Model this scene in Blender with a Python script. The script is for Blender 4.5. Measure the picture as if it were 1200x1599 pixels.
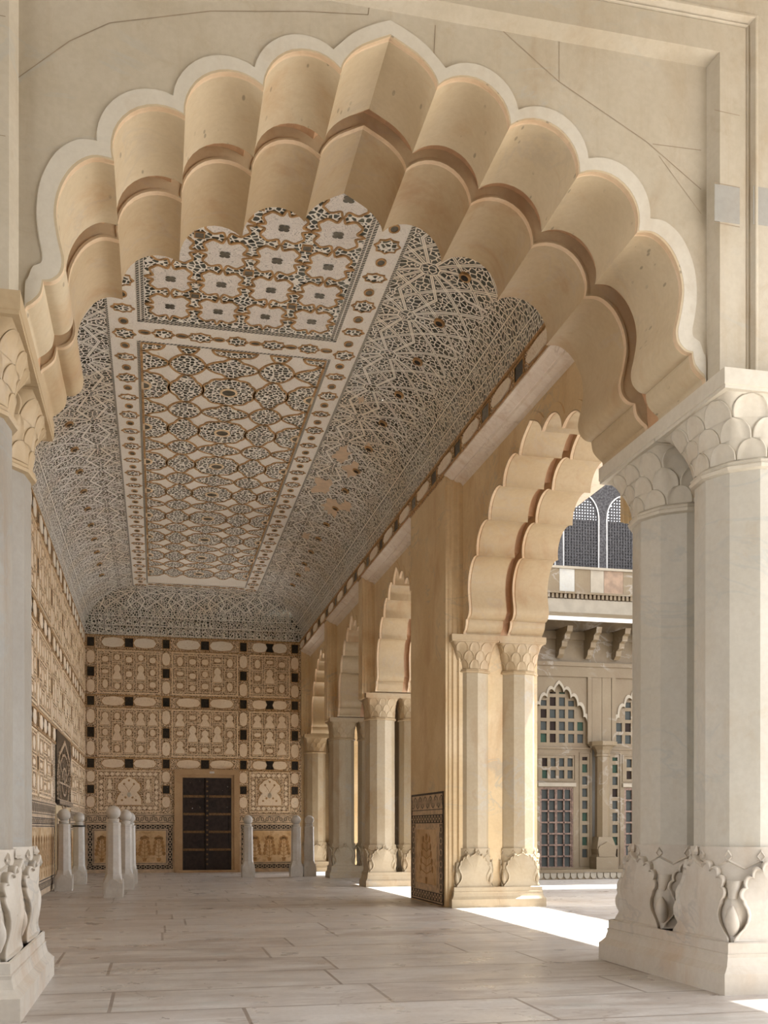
import bpy, math, random
from math import sin, cos, pi, atan2, sqrt, radians
from mathutils import Vector
from mathutils.geometry import tessellate_polygon
random.seed(7)
for o in list(bpy.data.objects): bpy.data.objects.remove(o)
sc = bpy.context.scene
COL = sc.collection

# ---------------------------------------------------------------- camera
CAM_H = 1.2
cd = bpy.data.cameras.new('camera'); cam = bpy.data.objects.new('camera', cd); COL.objects.link(cam)
cam.location = (0, 0, CAM_H)
cam.rotation_euler = (pi/2, 0, -math.atan(355.5/1600))
cd.sensor_fit = 'VERTICAL'; cd.sensor_height = 36.0; cd.lens = 36.0*1600/1599
cd.shift_y = (1293-799.5)/1599
cd.clip_end = 500
sc.camera = cam
# ---------------------------------------------------------------- sky, sun, exposure
w = bpy.data.worlds.new('world'); sc.world = w; w.use_nodes = True
bg = w.node_tree.nodes['Background']
bg.inputs[0].default_value = (0.93, 0.95, 1.0, 1); bg.inputs[1].default_value = 1.75
sd = bpy.data.lights.new('sun', 'SUN'); sd.energy = 7.5; sd.angle = radians(0.53); sd.color = (1.0, 0.97, 0.92)
sun = bpy.data.objects.new('sun', sd); COL.objects.link(sun)
SUN_TAN = 2.38
sdir = Vector((-1, -0.10, -SUN_TAN)).normalized()
sun.rotation_euler = sdir.to_track_quat('-Z', 'Y').to_euler(); sun.location = (20, 0, 40)
vs = sc.view_settings
vs.view_transform = 'Standard'; vs.look = 'None'; vs.gamma = 1; vs.exposure = 1.36; vs.use_curve_mapping = False
sc.cycles.max_bounces = 10; sc.cycles.diffuse_bounces = 7

def fz(y): return -0.0072*max(0.0, y-14.0)

# ---------------------------------------------------------------- node helpers
class NT:
    def __init__(s, name):
        s.m = bpy.data.materials.new(name); s.m.use_nodes = True
        s.t = s.m.node_tree; s.b = s.t.nodes['Principled BSDF']
    def n(s, typ, **kw):
        nd = s.t.nodes.new(typ)
        for k, v in kw.items(): setattr(nd, k, v)
        return nd
    def put(s, sock, v):
        if isinstance(v, (int, float)): sock.default_value = v
        elif isinstance(v, (tuple, list)):
            sock.default_value = tuple(v) if len(v) == len(sock.default_value) else tuple(v)+(1,)
        else: s.t.links.new(v, sock)
    def math(s, op, a, b=0.0, c=None, clamp=False):
        nd = s.n('ShaderNodeMath', operation=op); nd.use_clamp = clamp
        s.put(nd.inputs[0], a); s.put(nd.inputs[1], b)
        if c is not None: s.put(nd.inputs[2], c)
        return nd.outputs[0]
    def pos(s, scale=(1, 1, 1)):
        g = s.n('ShaderNodeNewGeometry'); v = s.n('ShaderNodeVectorMath', operation='MULTIPLY')
        s.t.links.new(g.outputs['Position'], v.inputs[0]); v.inputs[1].default_value = scale
        return v.outputs[0]
    def uv(s):
        return s.n('ShaderNodeUVMap').outputs[0]
    def noise(s, vec, scale, detail=4, rough=.55, dist=0.0, out=0):
        nd = s.n('ShaderNodeTexNoise'); s.put(nd.inputs['Vector'], vec)
        nd.inputs['Scale'].default_value = scale; nd.inputs['Detail'].default_value = detail
        nd.inputs['Roughness'].default_value = rough; nd.inputs['Distortion'].default_value = dist
        return nd.outputs[out]
    def vor(s, vec, scale, feature='F1', dim='3D', out='Distance'):
        nd = s.n('ShaderNodeTexVoronoi', feature=feature, voronoi_dimensions=dim)
        s.put(nd.inputs['Vector'], vec); nd.inputs['Scale'].default_value = scale
        return nd.outputs[out]
    def ss(s, v, lo, hi, a=0.0, b=1.0):
        nd = s.n('ShaderNodeMapRange', interpolation_type='SMOOTHSTEP')
        s.put(nd.inputs[0], v); nd.inputs[1].default_value = lo; nd.inputs[2].default_value = hi
        nd.inputs[3].default_value = a; nd.inputs[4].default_value = b
        return nd.outputs[0]
    def mix(s, f, a, b, mode='MIX'):
        nd = s.n('ShaderNodeMix', data_type='RGBA', blend_type=mode)
        s.put(nd.inputs[0], f); s.put(nd.inputs[6], a); s.put(nd.inputs[7], b)
        return nd.outputs[2]
    def bump(s, h, strength=.3, dist=.01):
        nd = s.n('ShaderNodeBump'); nd.inputs['Strength'].default_value = strength; nd.inputs['Distance'].default_value = dist
        s.put(nd.inputs['Height'], h); s.t.links.new(nd.outputs[0], s.b.inputs['Normal'])
    def out(s, col, rough=.6, metal=0.0, spec=.35):
        s.put(s.b.inputs['Base Color'], col); s.put(s.b.inputs['Roughness'], rough)
        s.put(s.b.inputs['Metallic'], metal); s.b.inputs['Specular IOR Level'].default_value = spec
        return s.m

def marble(name, c1, c2, stain, vein, vein_amt=.45, specks=0.0, rough=.5, scale=1.0, drip=False):
    m = NT(name); p = m.pos()
    f = m.ss(m.noise(p, 1.1*scale, 5), .35, .68)
    col = m.mix(f, c1, c2)
    st = m.ss(m.noise(m.pos((1, 1, .45)), 1.7*scale, 6, .6, .4), .50, .74)
    col = m.mix(m.math('MULTIPLY', st, .75), col, stain)
    if drip:
        d = m.ss(m.noise(m.pos((7, 7, .55)), 1.6, 4, .6), .52, .75)
        col = m.mix(m.math('MULTIPLY', d, .28), col, stain)
    st2 = m.ss(m.noise(p, 4.5*scale, 6, .65, .8), .56, .72)
    col = m.mix(m.math('MULTIPLY', st2, .30), col, stain)
    vn = m.noise(m.pos((1, 1, 1.7)), .9*scale, 6, .55, 1.6)
    v = m.math('ABSOLUTE', m.math('SUBTRACT', vn, .5))
    vm = m.ss(v, .0, .035, 1, 0)
    gate = m.ss(m.noise(p, .8*scale, 2), .45, .62)
    col = m.mix(m.math('MULTIPLY', m.math('MULTIPLY', vm, gate), vein_amt), col, vein)
    fine = m.noise(p, 22, 4, .6)
    col = m.mix(m.ss(fine, .3, .7, .0, .13), col, (c1[0]*.55, c1[1]*.5, c1[2]*.45))
    if specks:
        sp = m.ss(m.vor(m.pos((1, .4, 1)), 15), .13, .20, 1, 0)
        g2 = m.ss(m.noise(p, 2.3, 3), .48, .58)
        col = m.mix(m.math('MULTIPLY', m.math('MULTIPLY', sp, g2), specks), col, (.10, .085, .06))
    m.bump(fine, .12, .01)
    return m.out(col, rough)

M = {}
M['wall'] = marble('cream_marble', (0.462, 0.403, 0.301), (0.529, 0.473, 0.371), (0.395, 0.305, 0.195), (.42, .43, .40), .4, rough=.55, drip=True)
M['label'] = marble('pale_marble', (0.585, 0.538, 0.441), (0.628, 0.584, 0.490), (0.499, 0.415, 0.302), (.5, .5, .47), .15, rough=.5)
M['soffit'] = marble('warm_marble', (0.522, 0.421, 0.275), (0.572, 0.476, 0.325), (0.458, 0.304, 0.164), (.36, .32, .27), .25, specks=.5, rough=.5)
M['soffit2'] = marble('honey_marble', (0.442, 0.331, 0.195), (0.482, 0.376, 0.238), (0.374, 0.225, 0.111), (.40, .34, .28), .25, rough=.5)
M['lip'] = marble('stained_edge_marble', (.60, .44, .28), (.68, .53, .36), (.52, .33, .18), (.3, .2, .15), .2)
M['groove'] = marble('stained_marble', (.50, .30, .16), (.58, .37, .22), (.42, .22, .11), (.3, .2, .15), .2)
M['column'] = marble('grey_marble', (0.533, 0.503, 0.427), (0.593, 0.564, 0.490), (0.484, 0.397, 0.279), (.36, .40, .40), .3, rough=.45)
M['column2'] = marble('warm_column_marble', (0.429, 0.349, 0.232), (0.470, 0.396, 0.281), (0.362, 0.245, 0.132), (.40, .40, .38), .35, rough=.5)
M['base'] = marble('base_marble', (0.538, 0.483, 0.403), (0.588, 0.542, 0.470), (0.470, 0.353, 0.244), (.33, .32, .30), .5, rough=.5)
M['dimmed_column'] = marble('dimmed_grey_marble', (.30, .27, .225), (.345, .32, .275), (.28, .225, .165), (.30, .32, .32), .3, rough=.45)  # shade put into the column marble: the left pair gets too much light
M['pier'] = marble('pier_marble', (0.672, 0.511, 0.296), (0.762, 0.617, 0.404), (0.560, 0.362, 0.187), (.42, .40, .34), .5, rough=.6)
M['grey'] = marble('blue_grey_marble', (.33, .32, .285), (.39, .375, .335), (.36, .33, .28), (.3, .32, .34), .5)
M['bollard'] = marble('bollard_marble', (0.532, 0.494, 0.437), (0.608, 0.570, 0.513), (0.475, 0.399, 0.314), (.4, .4, .4), .3, scale=3)
M['cornice'] = marble('cornice_marble', (.80, .72, .64), (.86, .79, .71), (.62, .48, .36), (.4, .3, .24), .4, scale=2)

def simple(name, col, rough=.6, metal=0.0, var=.15, scale=8):
    m = NT(name); f = m.ss(m.noise(m.pos(), scale, 5), .3, .7)
    c = m.mix(f, tuple(x*(1-var) for x in col), tuple(min(1, x*(1+var)) for x in col))
    return m.out(c, rough, metal)
M['joint'] = simple('joint_mortar', (.30, .235, .16))
M['gold'] = simple('gold_plaster', (.44, .27, .12), .6, 0, .3, 14)
M['gold_pale'] = simple('pale_gold_plaster', (.82, .66, .46), .6, 0, .15, 14)
M['darkwood'] = simple('dark_wood', (.028, .018, .016), .45, 0, .4, 10)
M['bronze'] = simple('bronze', (.20, .12, .06), .45, .6, .3, 20)
M['iron'] = simple('iron', (.02, .018, .016), .5, .3)
M['mirror_dark'] = simple('dark_mirror', (.035, .03, .025), .25, .3, .5, 30)
M['mirror_grey'] = simple('grey_mirror', (.17, .16, .13), .25, .3, .3, 12)
M['plaster'] = simple('bare_plaster', (.66, .52, .38), .8, 0, .12, 5)
M['inlay_dark'] = simple('black_inlay', (.045, .035, .03), .5, 0, .3, 30)
M['inlay_light'] = simple('pale_inlay', (.60, .47, .33), .6, 0, .2, 8)
M['black_stone'] = simple('weathered_stone', (.05, .048, .05), .8, 0, .6, 25)
M['whitewash'] = simple('whitewashed_edge', (.60, .58, .55), .8)
M['frame_stone'] = marble('door_surround_stone', (.46, .31, .17), (.54, .38, .22), (.38, .23, .12), (.3, .2, .12), .3)
M['oldwood'] = simple('faded_wood', (.17, .115, .09), .8, 0, .35, 16)
M['brownspot'] = simple('brown_relief_stain', (.42, .24, .10), .7, 0, .3, 12)

def scroll_white(name, a, b, ink, amt, k=14):
    m = NT(name); p = m.pos()
    base = m.mix(m.ss(m.noise(p, 1.3, 4), .35, .65), a, b)
    nz = m.noise(p, 6, 2, .5, 1.6)
    fr = m.math('FRACT', m.math('MULTIPLY', nz, k))
    ln = m.ss(m.math('ABSOLUTE', m.math('SUBTRACT', fr, .5)), .0, .16, 1, 0)
    col = m.mix(m.math('MULTIPLY', ln, amt), base, ink)
    m.bump(ln, .2, .006)
    return m.out(col, .7)
M['etched'] = scroll_white('etched_white_plaster', (.90, .87, .80), (.93, .91, .86), (.36, .31, .26), .40)
M['etched2'] = scroll_white('etched_grey_plaster', (.82, .79, .75), (.88, .85, .81), (.20, .19, .18), .62, 12)
M['cream_relief'] = scroll_white('cream_relief_plaster', (.88, .74, .57), (.93, .81, .65), (.50, .35, .20), .45, 8)
M['white_relief'] = scroll_white('white_relief_plaster', (.86, .78, .66), (.90, .84, .74), (.48, .36, .24), .45, 8)

def mosaic(name, white, dark1, dark2, scale=24, t=.06, metal=.5, sparkle=True, brown=None):
    m = NT(name); p = m.pos()
    e = m.vor(p, scale, 'DISTANCE_TO_EDGE')
    cc = m.vor(p, scale, 'F1', out='Color')
    sep = m.n('ShaderNodeSeparateColor'); m.put(sep.inputs[0], cc)
    dk = m.mix(sep.outputs[0], dark1, dark2)
    if brown: dk = m.mix(m.ss(m.noise(p, 5, 2), .5, .56), dk, brown)
    wm = m.ss(e, t*.7, t*1.3, 1, 0)
    col = m.mix(wm, dk, white)
    inv = m.math('SUBTRACT', 1.0, wm)
    met = m.math('MULTIPLY', inv, metal)
    rg = m.ss(wm, 0, 1, .16, .75)
    bm = m.math('ADD', m.math('MULTIPLY', wm, .7), m.math('MULTIPLY', m.noise(p, scale*.9, 1), .9))
    m.bump(bm, .55, .012)
    return m.out(col, rg, met, .5)
M['mosaic'] = mosaic('green_mirror_mosaic', (.93, .91, .85), (.05, .055, .045), (.17, .18, .15), 14, .115, .35)
M['mosaic_brown'] = mosaic('amber_mirror_mosaic', (.78, .62, .44), (.14, .09, .05), (.38, .28, .17), 22, .12, .3)
M['mosaic_wall'] = mosaic('weathered_mirror_mosaic', (.66, .50, .34), (.20, .13, .07), (.40, .29, .18), 17, .12, .12)

def cove_material(name, P, tlow):
    m = NT(name); uv = m.uv()
    sx = m.n('ShaderNodeSeparateXYZ'); m.put(sx.inputs[0], uv)
    U, V = sx.outputs[0], sx.outputs[1]
    def star(P, oU, oV, nf):
        a = m.math('SUBTRACT', m.math('FRACT', m.math('ADD', m.math('DIVIDE', U, P), oU)), .5)
        b = m.math('SUBTRACT', m.math('FRACT', m.math('ADD', m.math('DIVIDE', V, P), oV)), .5)
        r = m.math('SQRT', m.math('ADD', m.math('MULTIPLY', a, a), m.math('MULTIPLY', b, b)))
        th = m.math('ARCTAN2', b, a)
        sec = 2*pi/nf
        tf = m.math('ABSOLUTE', m.math('SUBTRACT', m.math('FRACT', m.math('ADD', m.math('DIVIDE', th, sec), 10.0)), .5))  # 0..0.5
        ang = m.math('MULTIPLY', tf, sec)
        d1 = m.math('ABSOLUTE', m.math('SUBTRACT', m.math('MULTIPLY', r, m.math('SINE', ang)), .016))
        d1 = m.math('ADD', d1, m.ss(r, .08, .10, 1, 0))
        d2 = m.math('ABSOLUTE', m.math('SUBTRACT', m.math('MULTIPLY', r, m.math('COSINE', m.math('SUBTRACT', ang, .42))), .30))
        d3 = m.math('ABSOLUTE', m.math('SUBTRACT', m.math('MULTIPLY', r, m.math('COSINE', m.math('SUBTRACT', ang, .5))), .10))
        d4 = m.math('ABSOLUTE', m.math('SUBTRACT', m.math('MULTIPLY', r, m.math('COSINE', m.math('SUBTRACT', ang, .42))), .335))
        aa, bb = m.math('ABSOLUTE', a), m.math('ABSOLUTE', b)
        def two(x, o): return m.math('ABSOLUTE', m.math('SUBTRACT', m.math('ABSOLUTE', x), o))
        d5 = m.math('MINIMUM', two(m.math('MULTIPLY', m.math('SUBTRACT', aa, bb), .707), .012), two(m.math('MULTIPLY', m.math('SUBTRACT', aa, m.math('MULTIPLY', bb, .414)), .92), .010))
        d6 = m.math('MINIMUM', two(m.math('MULTIPLY', m.math('SUBTRACT', m.math('MULTIPLY', aa, .414), bb), .92), .010), two(m.math('MULTIPLY', m.math('SUBTRACT', m.math('ADD', aa, bb), .5), .707), .012))
        d4 = m.math('ADD', m.math('MINIMUM', d5, d6), m.ss(r, .08, .10, 1, 0))
        return m.math('MULTIPLY', m.math('MINIMUM', d4, d3), P), r
    dA, rA = star(P, 0, .18, 8)
    d = dA
    # lower zone: ogee net
    s1 = m.math('MULTIPLY', m.math('SINE', m.math('MULTIPLY', V, 2*pi/.36)), .045)
    q = m.math('FRACT', m.math('DIVIDE', m.math('ADD', U, s1), .19))
    q2 = m.math('FRACT', m.math('DIVIDE', m.math('SUBTRACT', U, s1), .19))
    dl = m.math('MULTIPLY', m.math('MINIMUM', m.math('ABSOLUTE', m.math('SUBTRACT', q, .5)), m.math('ABSOLUTE', m.math('SUBTRACT', q2, .5))), .19)
    dl = m.math('MINIMUM', dl, m.math('MULTIPLY', m.math('ABSOLUTE', m.math('SUBTRACT', m.math('FRACT', m.math('DIVIDE', V, .27)), .5)), .27))
    low = m.math('GREATER_THAN', V, tlow)
    dd = m.math('ADD', m.math('MULTIPLY', d, m.math('SUBTRACT', 1.0, low)), m.math('MULTIPLY', dl, low))
    line = m.ss(dd, .007, .013, 1, 0)
    gap = m.ss(dd, .016, .024, 1, 0)
    e = m.vor(uv, 13.5, 'DISTANCE_TO_EDGE', '2D')
    cc = m.vor(uv, 13.5, 'F1', '2D', 'Color')
    tr = m.ss(e, .085, .13, 1, 0)
    blob = m.ss(m.vor(uv, 13.5, 'F1', '2D'), .16, .2, 1, 0)
    sep = m.n('ShaderNodeSeparateColor'); m.put(sep.inputs[0], cc)
    tr = m.math('MAXIMUM', tr, m.math('MULTIPLY', blob, m.math('GREATER_THAN', sep.outputs[1], .72)))
    wm = m.math('MAXIMUM', line, m.math('MULTIPLY', tr, m.math('SUBTRACT', 1.0, gap)))
    dk = m.mix(sep.outputs[0], (.04, .045, .038), (.20, .20, .17))
    warm = m.ss(m.noise(uv, .7, 3), .42, .62)
    wh = m.mix(warm, (.93, .91, .86), (.90, .83, .72))
    col = m.mix(wm, dk, wh)
    inv = m.math('SUBTRACT', 1.0, wm)
    m.bump(m.math('ADD', m.math('MULTIPLY', wm, .8), m.math('MULTIPLY', m.noise(uv, 16, 1), .9)), .5, .012)
    return m.out(col, m.ss(wm, 0, 1, .15, .75), m.math('MULTIPLY', inv, .35), .5)
M['cove'] = cove_material('mirror_lattice', 1.15, 1.22)

def beads():
    m = NT('bead_line'); uv = m.uv(); sx = m.n('ShaderNodeSeparateXYZ'); m.put(sx.inputs[0], uv)
    q = m.math('FRACT', m.math('DIVIDE', m.math('ADD', sx.outputs[0], sx.outputs[1]), .055))
    k = m.ss(m.math('ABSOLUTE', m.math('SUBTRACT', q, .5)), .17, .23, 1, 0)
    return m.out(m.mix(k, (.10, .10, .085), (.66, .63, .56)), .4)
M['beads'] = beads()

def amber():
    m = NT('amber_marble'); p = m.pos()
    a = m.ss(m.noise(p, 1.6, 5, .6), .35, .65)
    col = m.mix(a, (.60, .40, .20), (.74, .56, .35))
    b = m.ss(m.noise(p, 9, 5, .65), .5, .66)
    col = m.mix(m.math('MULTIPLY', b, .5), col, (.36, .20, .09))
    return m.out(col, .6)
M['amber'] = amber()

def floor_mat():
    m = NT('marble_paving'); p = m.pos()
    mp = m.n('ShaderNodeMapping'); m.put(mp.inputs[0], p); mp.inputs['Rotation'].default_value = (0, 0, 0)
    dis = m.noise(p, .5, 2)
    sp_ = m.n('ShaderNodeSeparateXYZ'); m.put(sp_.inputs[0], mp.outputs[0])
    wn_ = m.n('ShaderNodeTexWhiteNoise', noise_dimensions='1D'); m.put(wn_.inputs['W'], m.math('FLOOR', m.math('DIVIDE', sp_.outputs[1], .86)))
    cb = m.n('ShaderNodeCombineXYZ'); m.put(cb.inputs[0], m.math('ADD', sp_.outputs[0], m.math('MULTIPLY', wn_.outputs[0], 2.3))); m.put(cb.inputs[1], m.math('ADD', sp_.outputs[1], m.math('MULTIPLY', m.math('SUBTRACT', dis, .5), .06)))
    br = m.n('ShaderNodeTexBrick'); m.put(br.inputs['Vector'], cb.outputs[0])
    br.inputs['Color1'].default_value = (.0, .0, .0, 1); br.inputs['Color2'].default_value = (1, 1, 1, 1)
    br.inputs['Mortar'].default_value = (.5, .5, .5, 1)
    br.inputs['Scale'].default_value = 1; br.inputs['Mortar Size'].default_value = .016; br.inputs['Mortar Smooth'].default_value = .4
    br.inputs['Brick Width'].default_value = 1.9; br.inputs['Row Height'].default_value = .86; br.offset = .37; br.squash = 1.35; br.squash_frequency = 3
    tone = m.n('ShaderNodeSeparateColor'); m.put(tone.inputs[0], br.outputs[0])
    c = m.mix(tone.outputs[0], (.40, .35, .31), (.55, .52, .485))
    n1 = m.ss(m.noise(m.pos((.6, 2.2, 1)), 1.3, 7, .65, .8), .38, .68)
    c = m.mix(n1, c, (.60, .575, .545))
    n2 = m.ss(m.noise(m.pos((.7, 2.6, 1)), 2.1, 6, .6, 1.2), .56, .72)
    c = m.mix(m.math('MULTIPLY', n2, .55), c, (.42, .34, .29))
    n3 = m.ss(m.noise(m.pos((.8, 2, 1)), 1.1, 5, .6, .6), .58, .74)
    c = m.mix(m.math('MULTIPLY', n3, .6), c, (.44, .46, .43))
    cr = m.math('ABSOLUTE', m.math('SUBTRACT', m.noise(m.pos((.5, 1.3, 1)), .8, 5, .55, 1.0), .5))
    c = m.mix(m.ss(cr, 0, .006, .55, 0), c, (.25, .20, .17))
    c = m.mix(m.math('MULTIPLY', br.outputs['Fac'], .75), c, (.20, .155, .125))
    fn = m.noise(p, 30, 4)
    c = m.mix(m.ss(fn, .35, .7, 0, .16), c, (.30, .25, .21))
    m.bump(m.math('SUBTRACT', m.math('MULTIPLY', m.noise(p, 3, 4), .4), br.outputs['Fac']), .25, .01)
    rg = m.ss(m.noise(p, 2.2, 5), .3, .7, .26, .5)
    return m.out(c, rg, 0, .4)
M['floor'] = floor_mat()
def glass_pane(name, col):
    m = NT(name); return m.out(col, .35, 0, .06)
M['pane'] = glass_pane('grey_green_glass', (.05, .055, .052))
M['pane_green'] = glass_pane('green_glass', (.03, .055, .038))
M['pane_dark'] = glass_pane('dark_brown_glass', (.022, .014, .011))
M['shine'] = simple('bright_mirror', (.8, .8, .78), .12, .9, .1)

# ---------------------------------------------------------------- mesh builder
class MB:
    def __init__(s): s.v = []; s.f = []; s.mi = []; s.uvs = []; s.mats = []; s.sm = []; s.cur = 0; s.smooth = False
    def use(s, m):
        m = M[m] if isinstance(m, str) else m
        if m not in s.mats: s.mats.append(m)
        s.cur = s.mats.index(m); return s
    def add(s, vs, fs, uvs=None):
        o = len(s.v); s.v += [tuple(p) for p in vs]
        s.uvs += (uvs if uvs else [(0, 0)]*len(vs))
        for f in fs:
            s.f.append(tuple(o+i for i in f)); s.mi.append(s.cur); s.sm.append(s.smooth)
    def box(s, x0, x1, y0, y1, z0, z1):
        s.add([(x, y, z) for x in (x0, x1) for y in (y0, y1) for z in (z0, z1)],
              [(0, 1, 3, 2), (4, 6, 7, 5), (0, 4, 5, 1), (2, 3, 7, 6), (0, 2, 6, 4), (1, 5, 7, 3)])
    def grid(s, rows, closed=False, uvs=None):
        n = len(rows[0]); vs = [p for r in rows for p in r]; fs = []
        for i in range(len(rows)-1):
            for j in range(n if closed else n-1):
                k = (j+1) % n; fs.append((i*n+j, i*n+k, (i+1)*n+k, (i+1)*n+j))
        s.add(vs, fs, [q for r in uvs for q in r] if uvs else None)
    def strip(s, A, B, uvs=None): s.grid([A, B], uvs=uvs)
    def poly(s, loop, mp, c, holes=()):
        loops = [[Vector((a, b, 0)) for a, b in L] for L in [loop]+list(holes)]
        tris = tessellate_polygon(loops); flat = [p for L in loops for p in L]
        s.add([mp(p.x, p.y, c) for p in flat], tris, [(p.x, p.y) for p in flat])
    def prism(s, loop, mp, c0, c1):
        s.poly(loop, mp, c1)
        L = list(loop)+[loop[0]]
        s.strip([mp(a, b, c0) for a, b in L], [mp(a, b, c1) for a, b in L], [[q for q in L], [q for q in L]])
    def rim(s, loop, mp, w, c0, c1):
        outer = offset(loop, w/2); inner = offset(loop, -w/2)
        O = outer+[outer[0]]; I = inner+[inner[0]]
        s.grid([[mp(a, b, c0) for a, b in O], [mp(a, b, c1) for a, b in O], [mp(a, b, c1) for a, b in I], [mp(a, b, c0) for a, b in I]])
    def rect(s, a0, a1, b0, b1, mp, c0, c1): s.prism([(a0, b0), (a1, b0), (a1, b1), (a0, b1)], mp, c0, c1)
    def frame(s, a0, a1, b0, b1, w, mp, c0, c1):
        s.rect(a0, a1, b0, b0+w, mp, c0, c1); s.rect(a0, a1, b1-w, b1, mp, c0, c1)
        s.rect(a0, a0+w, b0+w, b1-w, mp, c0, c1); s.rect(a1-w, a1, b0+w, b1-w, mp, c0, c1)
    def build(s, name, parent=None, recalc=False):
        me = bpy.data.meshes.new(name); me.from_pydata(s.v, [], s.f)
        for m in s.mats: me.materials.append(m)
        me.polygons.foreach_set('material_index', s.mi); me.polygons.foreach_set('use_smooth', s.sm)
        ul = me.uv_layers.new(name='UVMap')
        for lp in me.loops: ul.data[lp.index].uv = s.uvs[lp.vertex_index]
        me.update()
        o = bpy.data.objects.new(name, me); COL.objects.link(o)
        if parent: o.parent = parent
        if recalc:
            import bmesh
            bm = bmesh.new(); bm.from_mesh(me); bmesh.ops.remove_doubles(bm, verts=bm.verts, dist=1e-5)
            bmesh.ops.recalc_face_normals(bm, faces=bm.faces); bm.to_mesh(me); bm.free()
        return o
def offset(loop, d):
    n = len(loop); out = []
    area = sum(loop[i][0]*loop[(i+1) % n][1]-loop[(i+1) % n][0]*loop[i][1] for i in range(n))
    sg = 1 if area > 0 else -1
    for i in range(n):
        p, q, r = loop[i-1], loop[i], loop[(i+1) % n]
        dx, dy = r[0]-p[0], r[1]-p[1]; l = sqrt(dx*dx+dy*dy) or 1
        out.append((q[0]+sg*dy/l*d, q[1]-sg*dx/l*d))
    return out
def clip(loop, a0, a1, b0, b1):
    def cl(L, ins, inter):
        out = []
        for i in range(len(L)):
            p, q = L[i-1], L[i]
            if ins(q):
                if not ins(p): out.append(inter(p, q))
                out.append(q)
            elif ins(p): out.append(inter(p, q))
        return out
    def ix(v): return lambda p, q: (v, p[1]+(q[1]-p[1])*(v-p[0])/(q[0]-p[0]))
    def iy(v): return lambda p, q: (p[0]+(q[0]-p[0])*(v-p[1])/(q[1]-p[1]), v)
    for ins, it in ((lambda p: p[0] >= a0, ix(a0)), (lambda p: p[0] <= a1, ix(a1)), (lambda p: p[1] >= b0, iy(b0)), (lambda p: p[1] <= b1, iy(b1))):
        if len(loop) < 3: return []
        loop = cl(loop, ins, it)
    return loop
def empty(name, loc):
    e = bpy.data.objects.new(name, None); COL.objects.link(e); e.location = loc; e.empty_display_size = .2
    bpy.context.view_layer.update() if False else None
    return e
def tag(o, label=None, cat=None, group=None, kind=None):
    if label: o['label'] = label
    if cat: o['category'] = cat
    if group: o['group'] = group
    if kind: o['kind'] = kind
    return o
def struct(o): o['kind'] = 'structure'; return o
def local(mb, loc):
    mb.v = [(x-loc[0], y-loc[1], z-loc[2]) for x, y, z in mb.v]; return mb

# ---------------------------------------------------------------- cusped arch outline
def arc(p, q, sag, n=12):
    (x0, y0), (x1, y1) = p, q; L = sqrt((x1-x0)**2+(y1-y0)**2); nx, ny = -(y1-y0)/L, (x1-x0)/L
    s = sag*L; R = (L*L/4+s*s)/(2*s); h = R-s; mx, my = (x0+x1)/2, (y0+y1)/2; ccx, ccy = mx-nx*h, my-ny*h
    a0 = atan2(y0-ccy, x0-ccx); a1 = atan2(y1-ccy, x1-ccx)
    while a1 > a0: a1 -= 2*pi
    return [(ccx+R*cos(a0+(a1-a0)*i/n), ccy+R*sin(a0+(a1-a0)*i/n)) for i in range(n+1)]
def spline(pts, n=5):
    out = []
    P = [pts[0]]+pts+[pts[-1]]
    for i in range(1, len(P)-2):
        for k in range(n):
            t = k/n; a, b, c, d = P[i-1], P[i], P[i+1], P[i+2]
            out.append(tuple(.5*((2*b[j])+(-a[j]+c[j])*t+(2*a[j]-5*b[j]+4*c[j]-d[j])*t*t+(-a[j]+3*b[j]-3*c[j]+d[j])*t**3) for j in (0, 1)))
    out.append(pts[-1]); return out
def half_lip():
    # right half from the apex down, local x from centre, z above springing (4.5)
    P = spline([(0, 2.16), (.10, 2.11), (.20, 2.055), (.275, 1.99), (.325, 1.92), (.34, 1.87)], 2)[:-1]
    C = [(.34, 1.87), (.87, 1.67), (1.39, 1.40), (1.845, 1.04)]
    for i in range(3): P += arc(C[i], C[i+1], .33, 12)[:-1]
    P += spline([(1.845, 1.04), (1.97, 1.045), (2.09, .965), (2.175, .82), (2.205, .66), (2.185, .50), (2.155, .36), (2.17, .27), (2.225, .215), (2.285, .205)], 4)
    P += spline([(2.285, .205), (2.29, .16), (2.305, .11), (2.35, .06), (2.39, .03), (2.395, 0)], 3)[1:]
    return P
def half_label():
    P = spline([(0, 2.275), (.09, 2.24), (.18, 2.195), (.26, 2.145), (.33, 2.08), (.40, 2.01)], 2)[:-1]
    C = [(.40, 2.01), (.935, 1.80), (1.47, 1.53), (1.955, 1.16)]
    for i in range(3): P += arc(C[i], C[i+1], .27, 12)[:-1]
    P += spline([(1.955, 1.16), (2.08, 1.15), (2.21, 1.05), (2.30, .87), (2.33, .68), (2.32, .52), (2.295, .39), (2.30, .335), (2.325, .315), (2.35, .30)], 4)
    P += spline([(2.35, .30), (2.365, .27), (2.375, .24), (2.385, .215), (2.395, .19), (2.40, 0)], 3)[1:]
    return P
HL, HB = half_lip(), half_label()
assert len(HL) == len(HB)
def full(h, sx, sz, off=0.0):
    pts = [(-x*sx, z*sz) for x, z in reversed(h)]+[(x*sx, z*sz) for x, z in h[1:]]
    if off:
        n = len(pts); out = []
        for i in range(n):
            a = pts[max(0, i-1)]; b = pts[min(n-1, i+1)]; dx, dz = b[0]-a[0], b[1]-a[1]; l = sqrt(dx*dx+dz*dz)
            out.append((pts[i][0]-dz/l*off, pts[i][1]+dx/l*off))
        out[0] = (out[0][0], 0); out[-1] = (out[-1][0], 0)
        pts = out
    return pts

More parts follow.
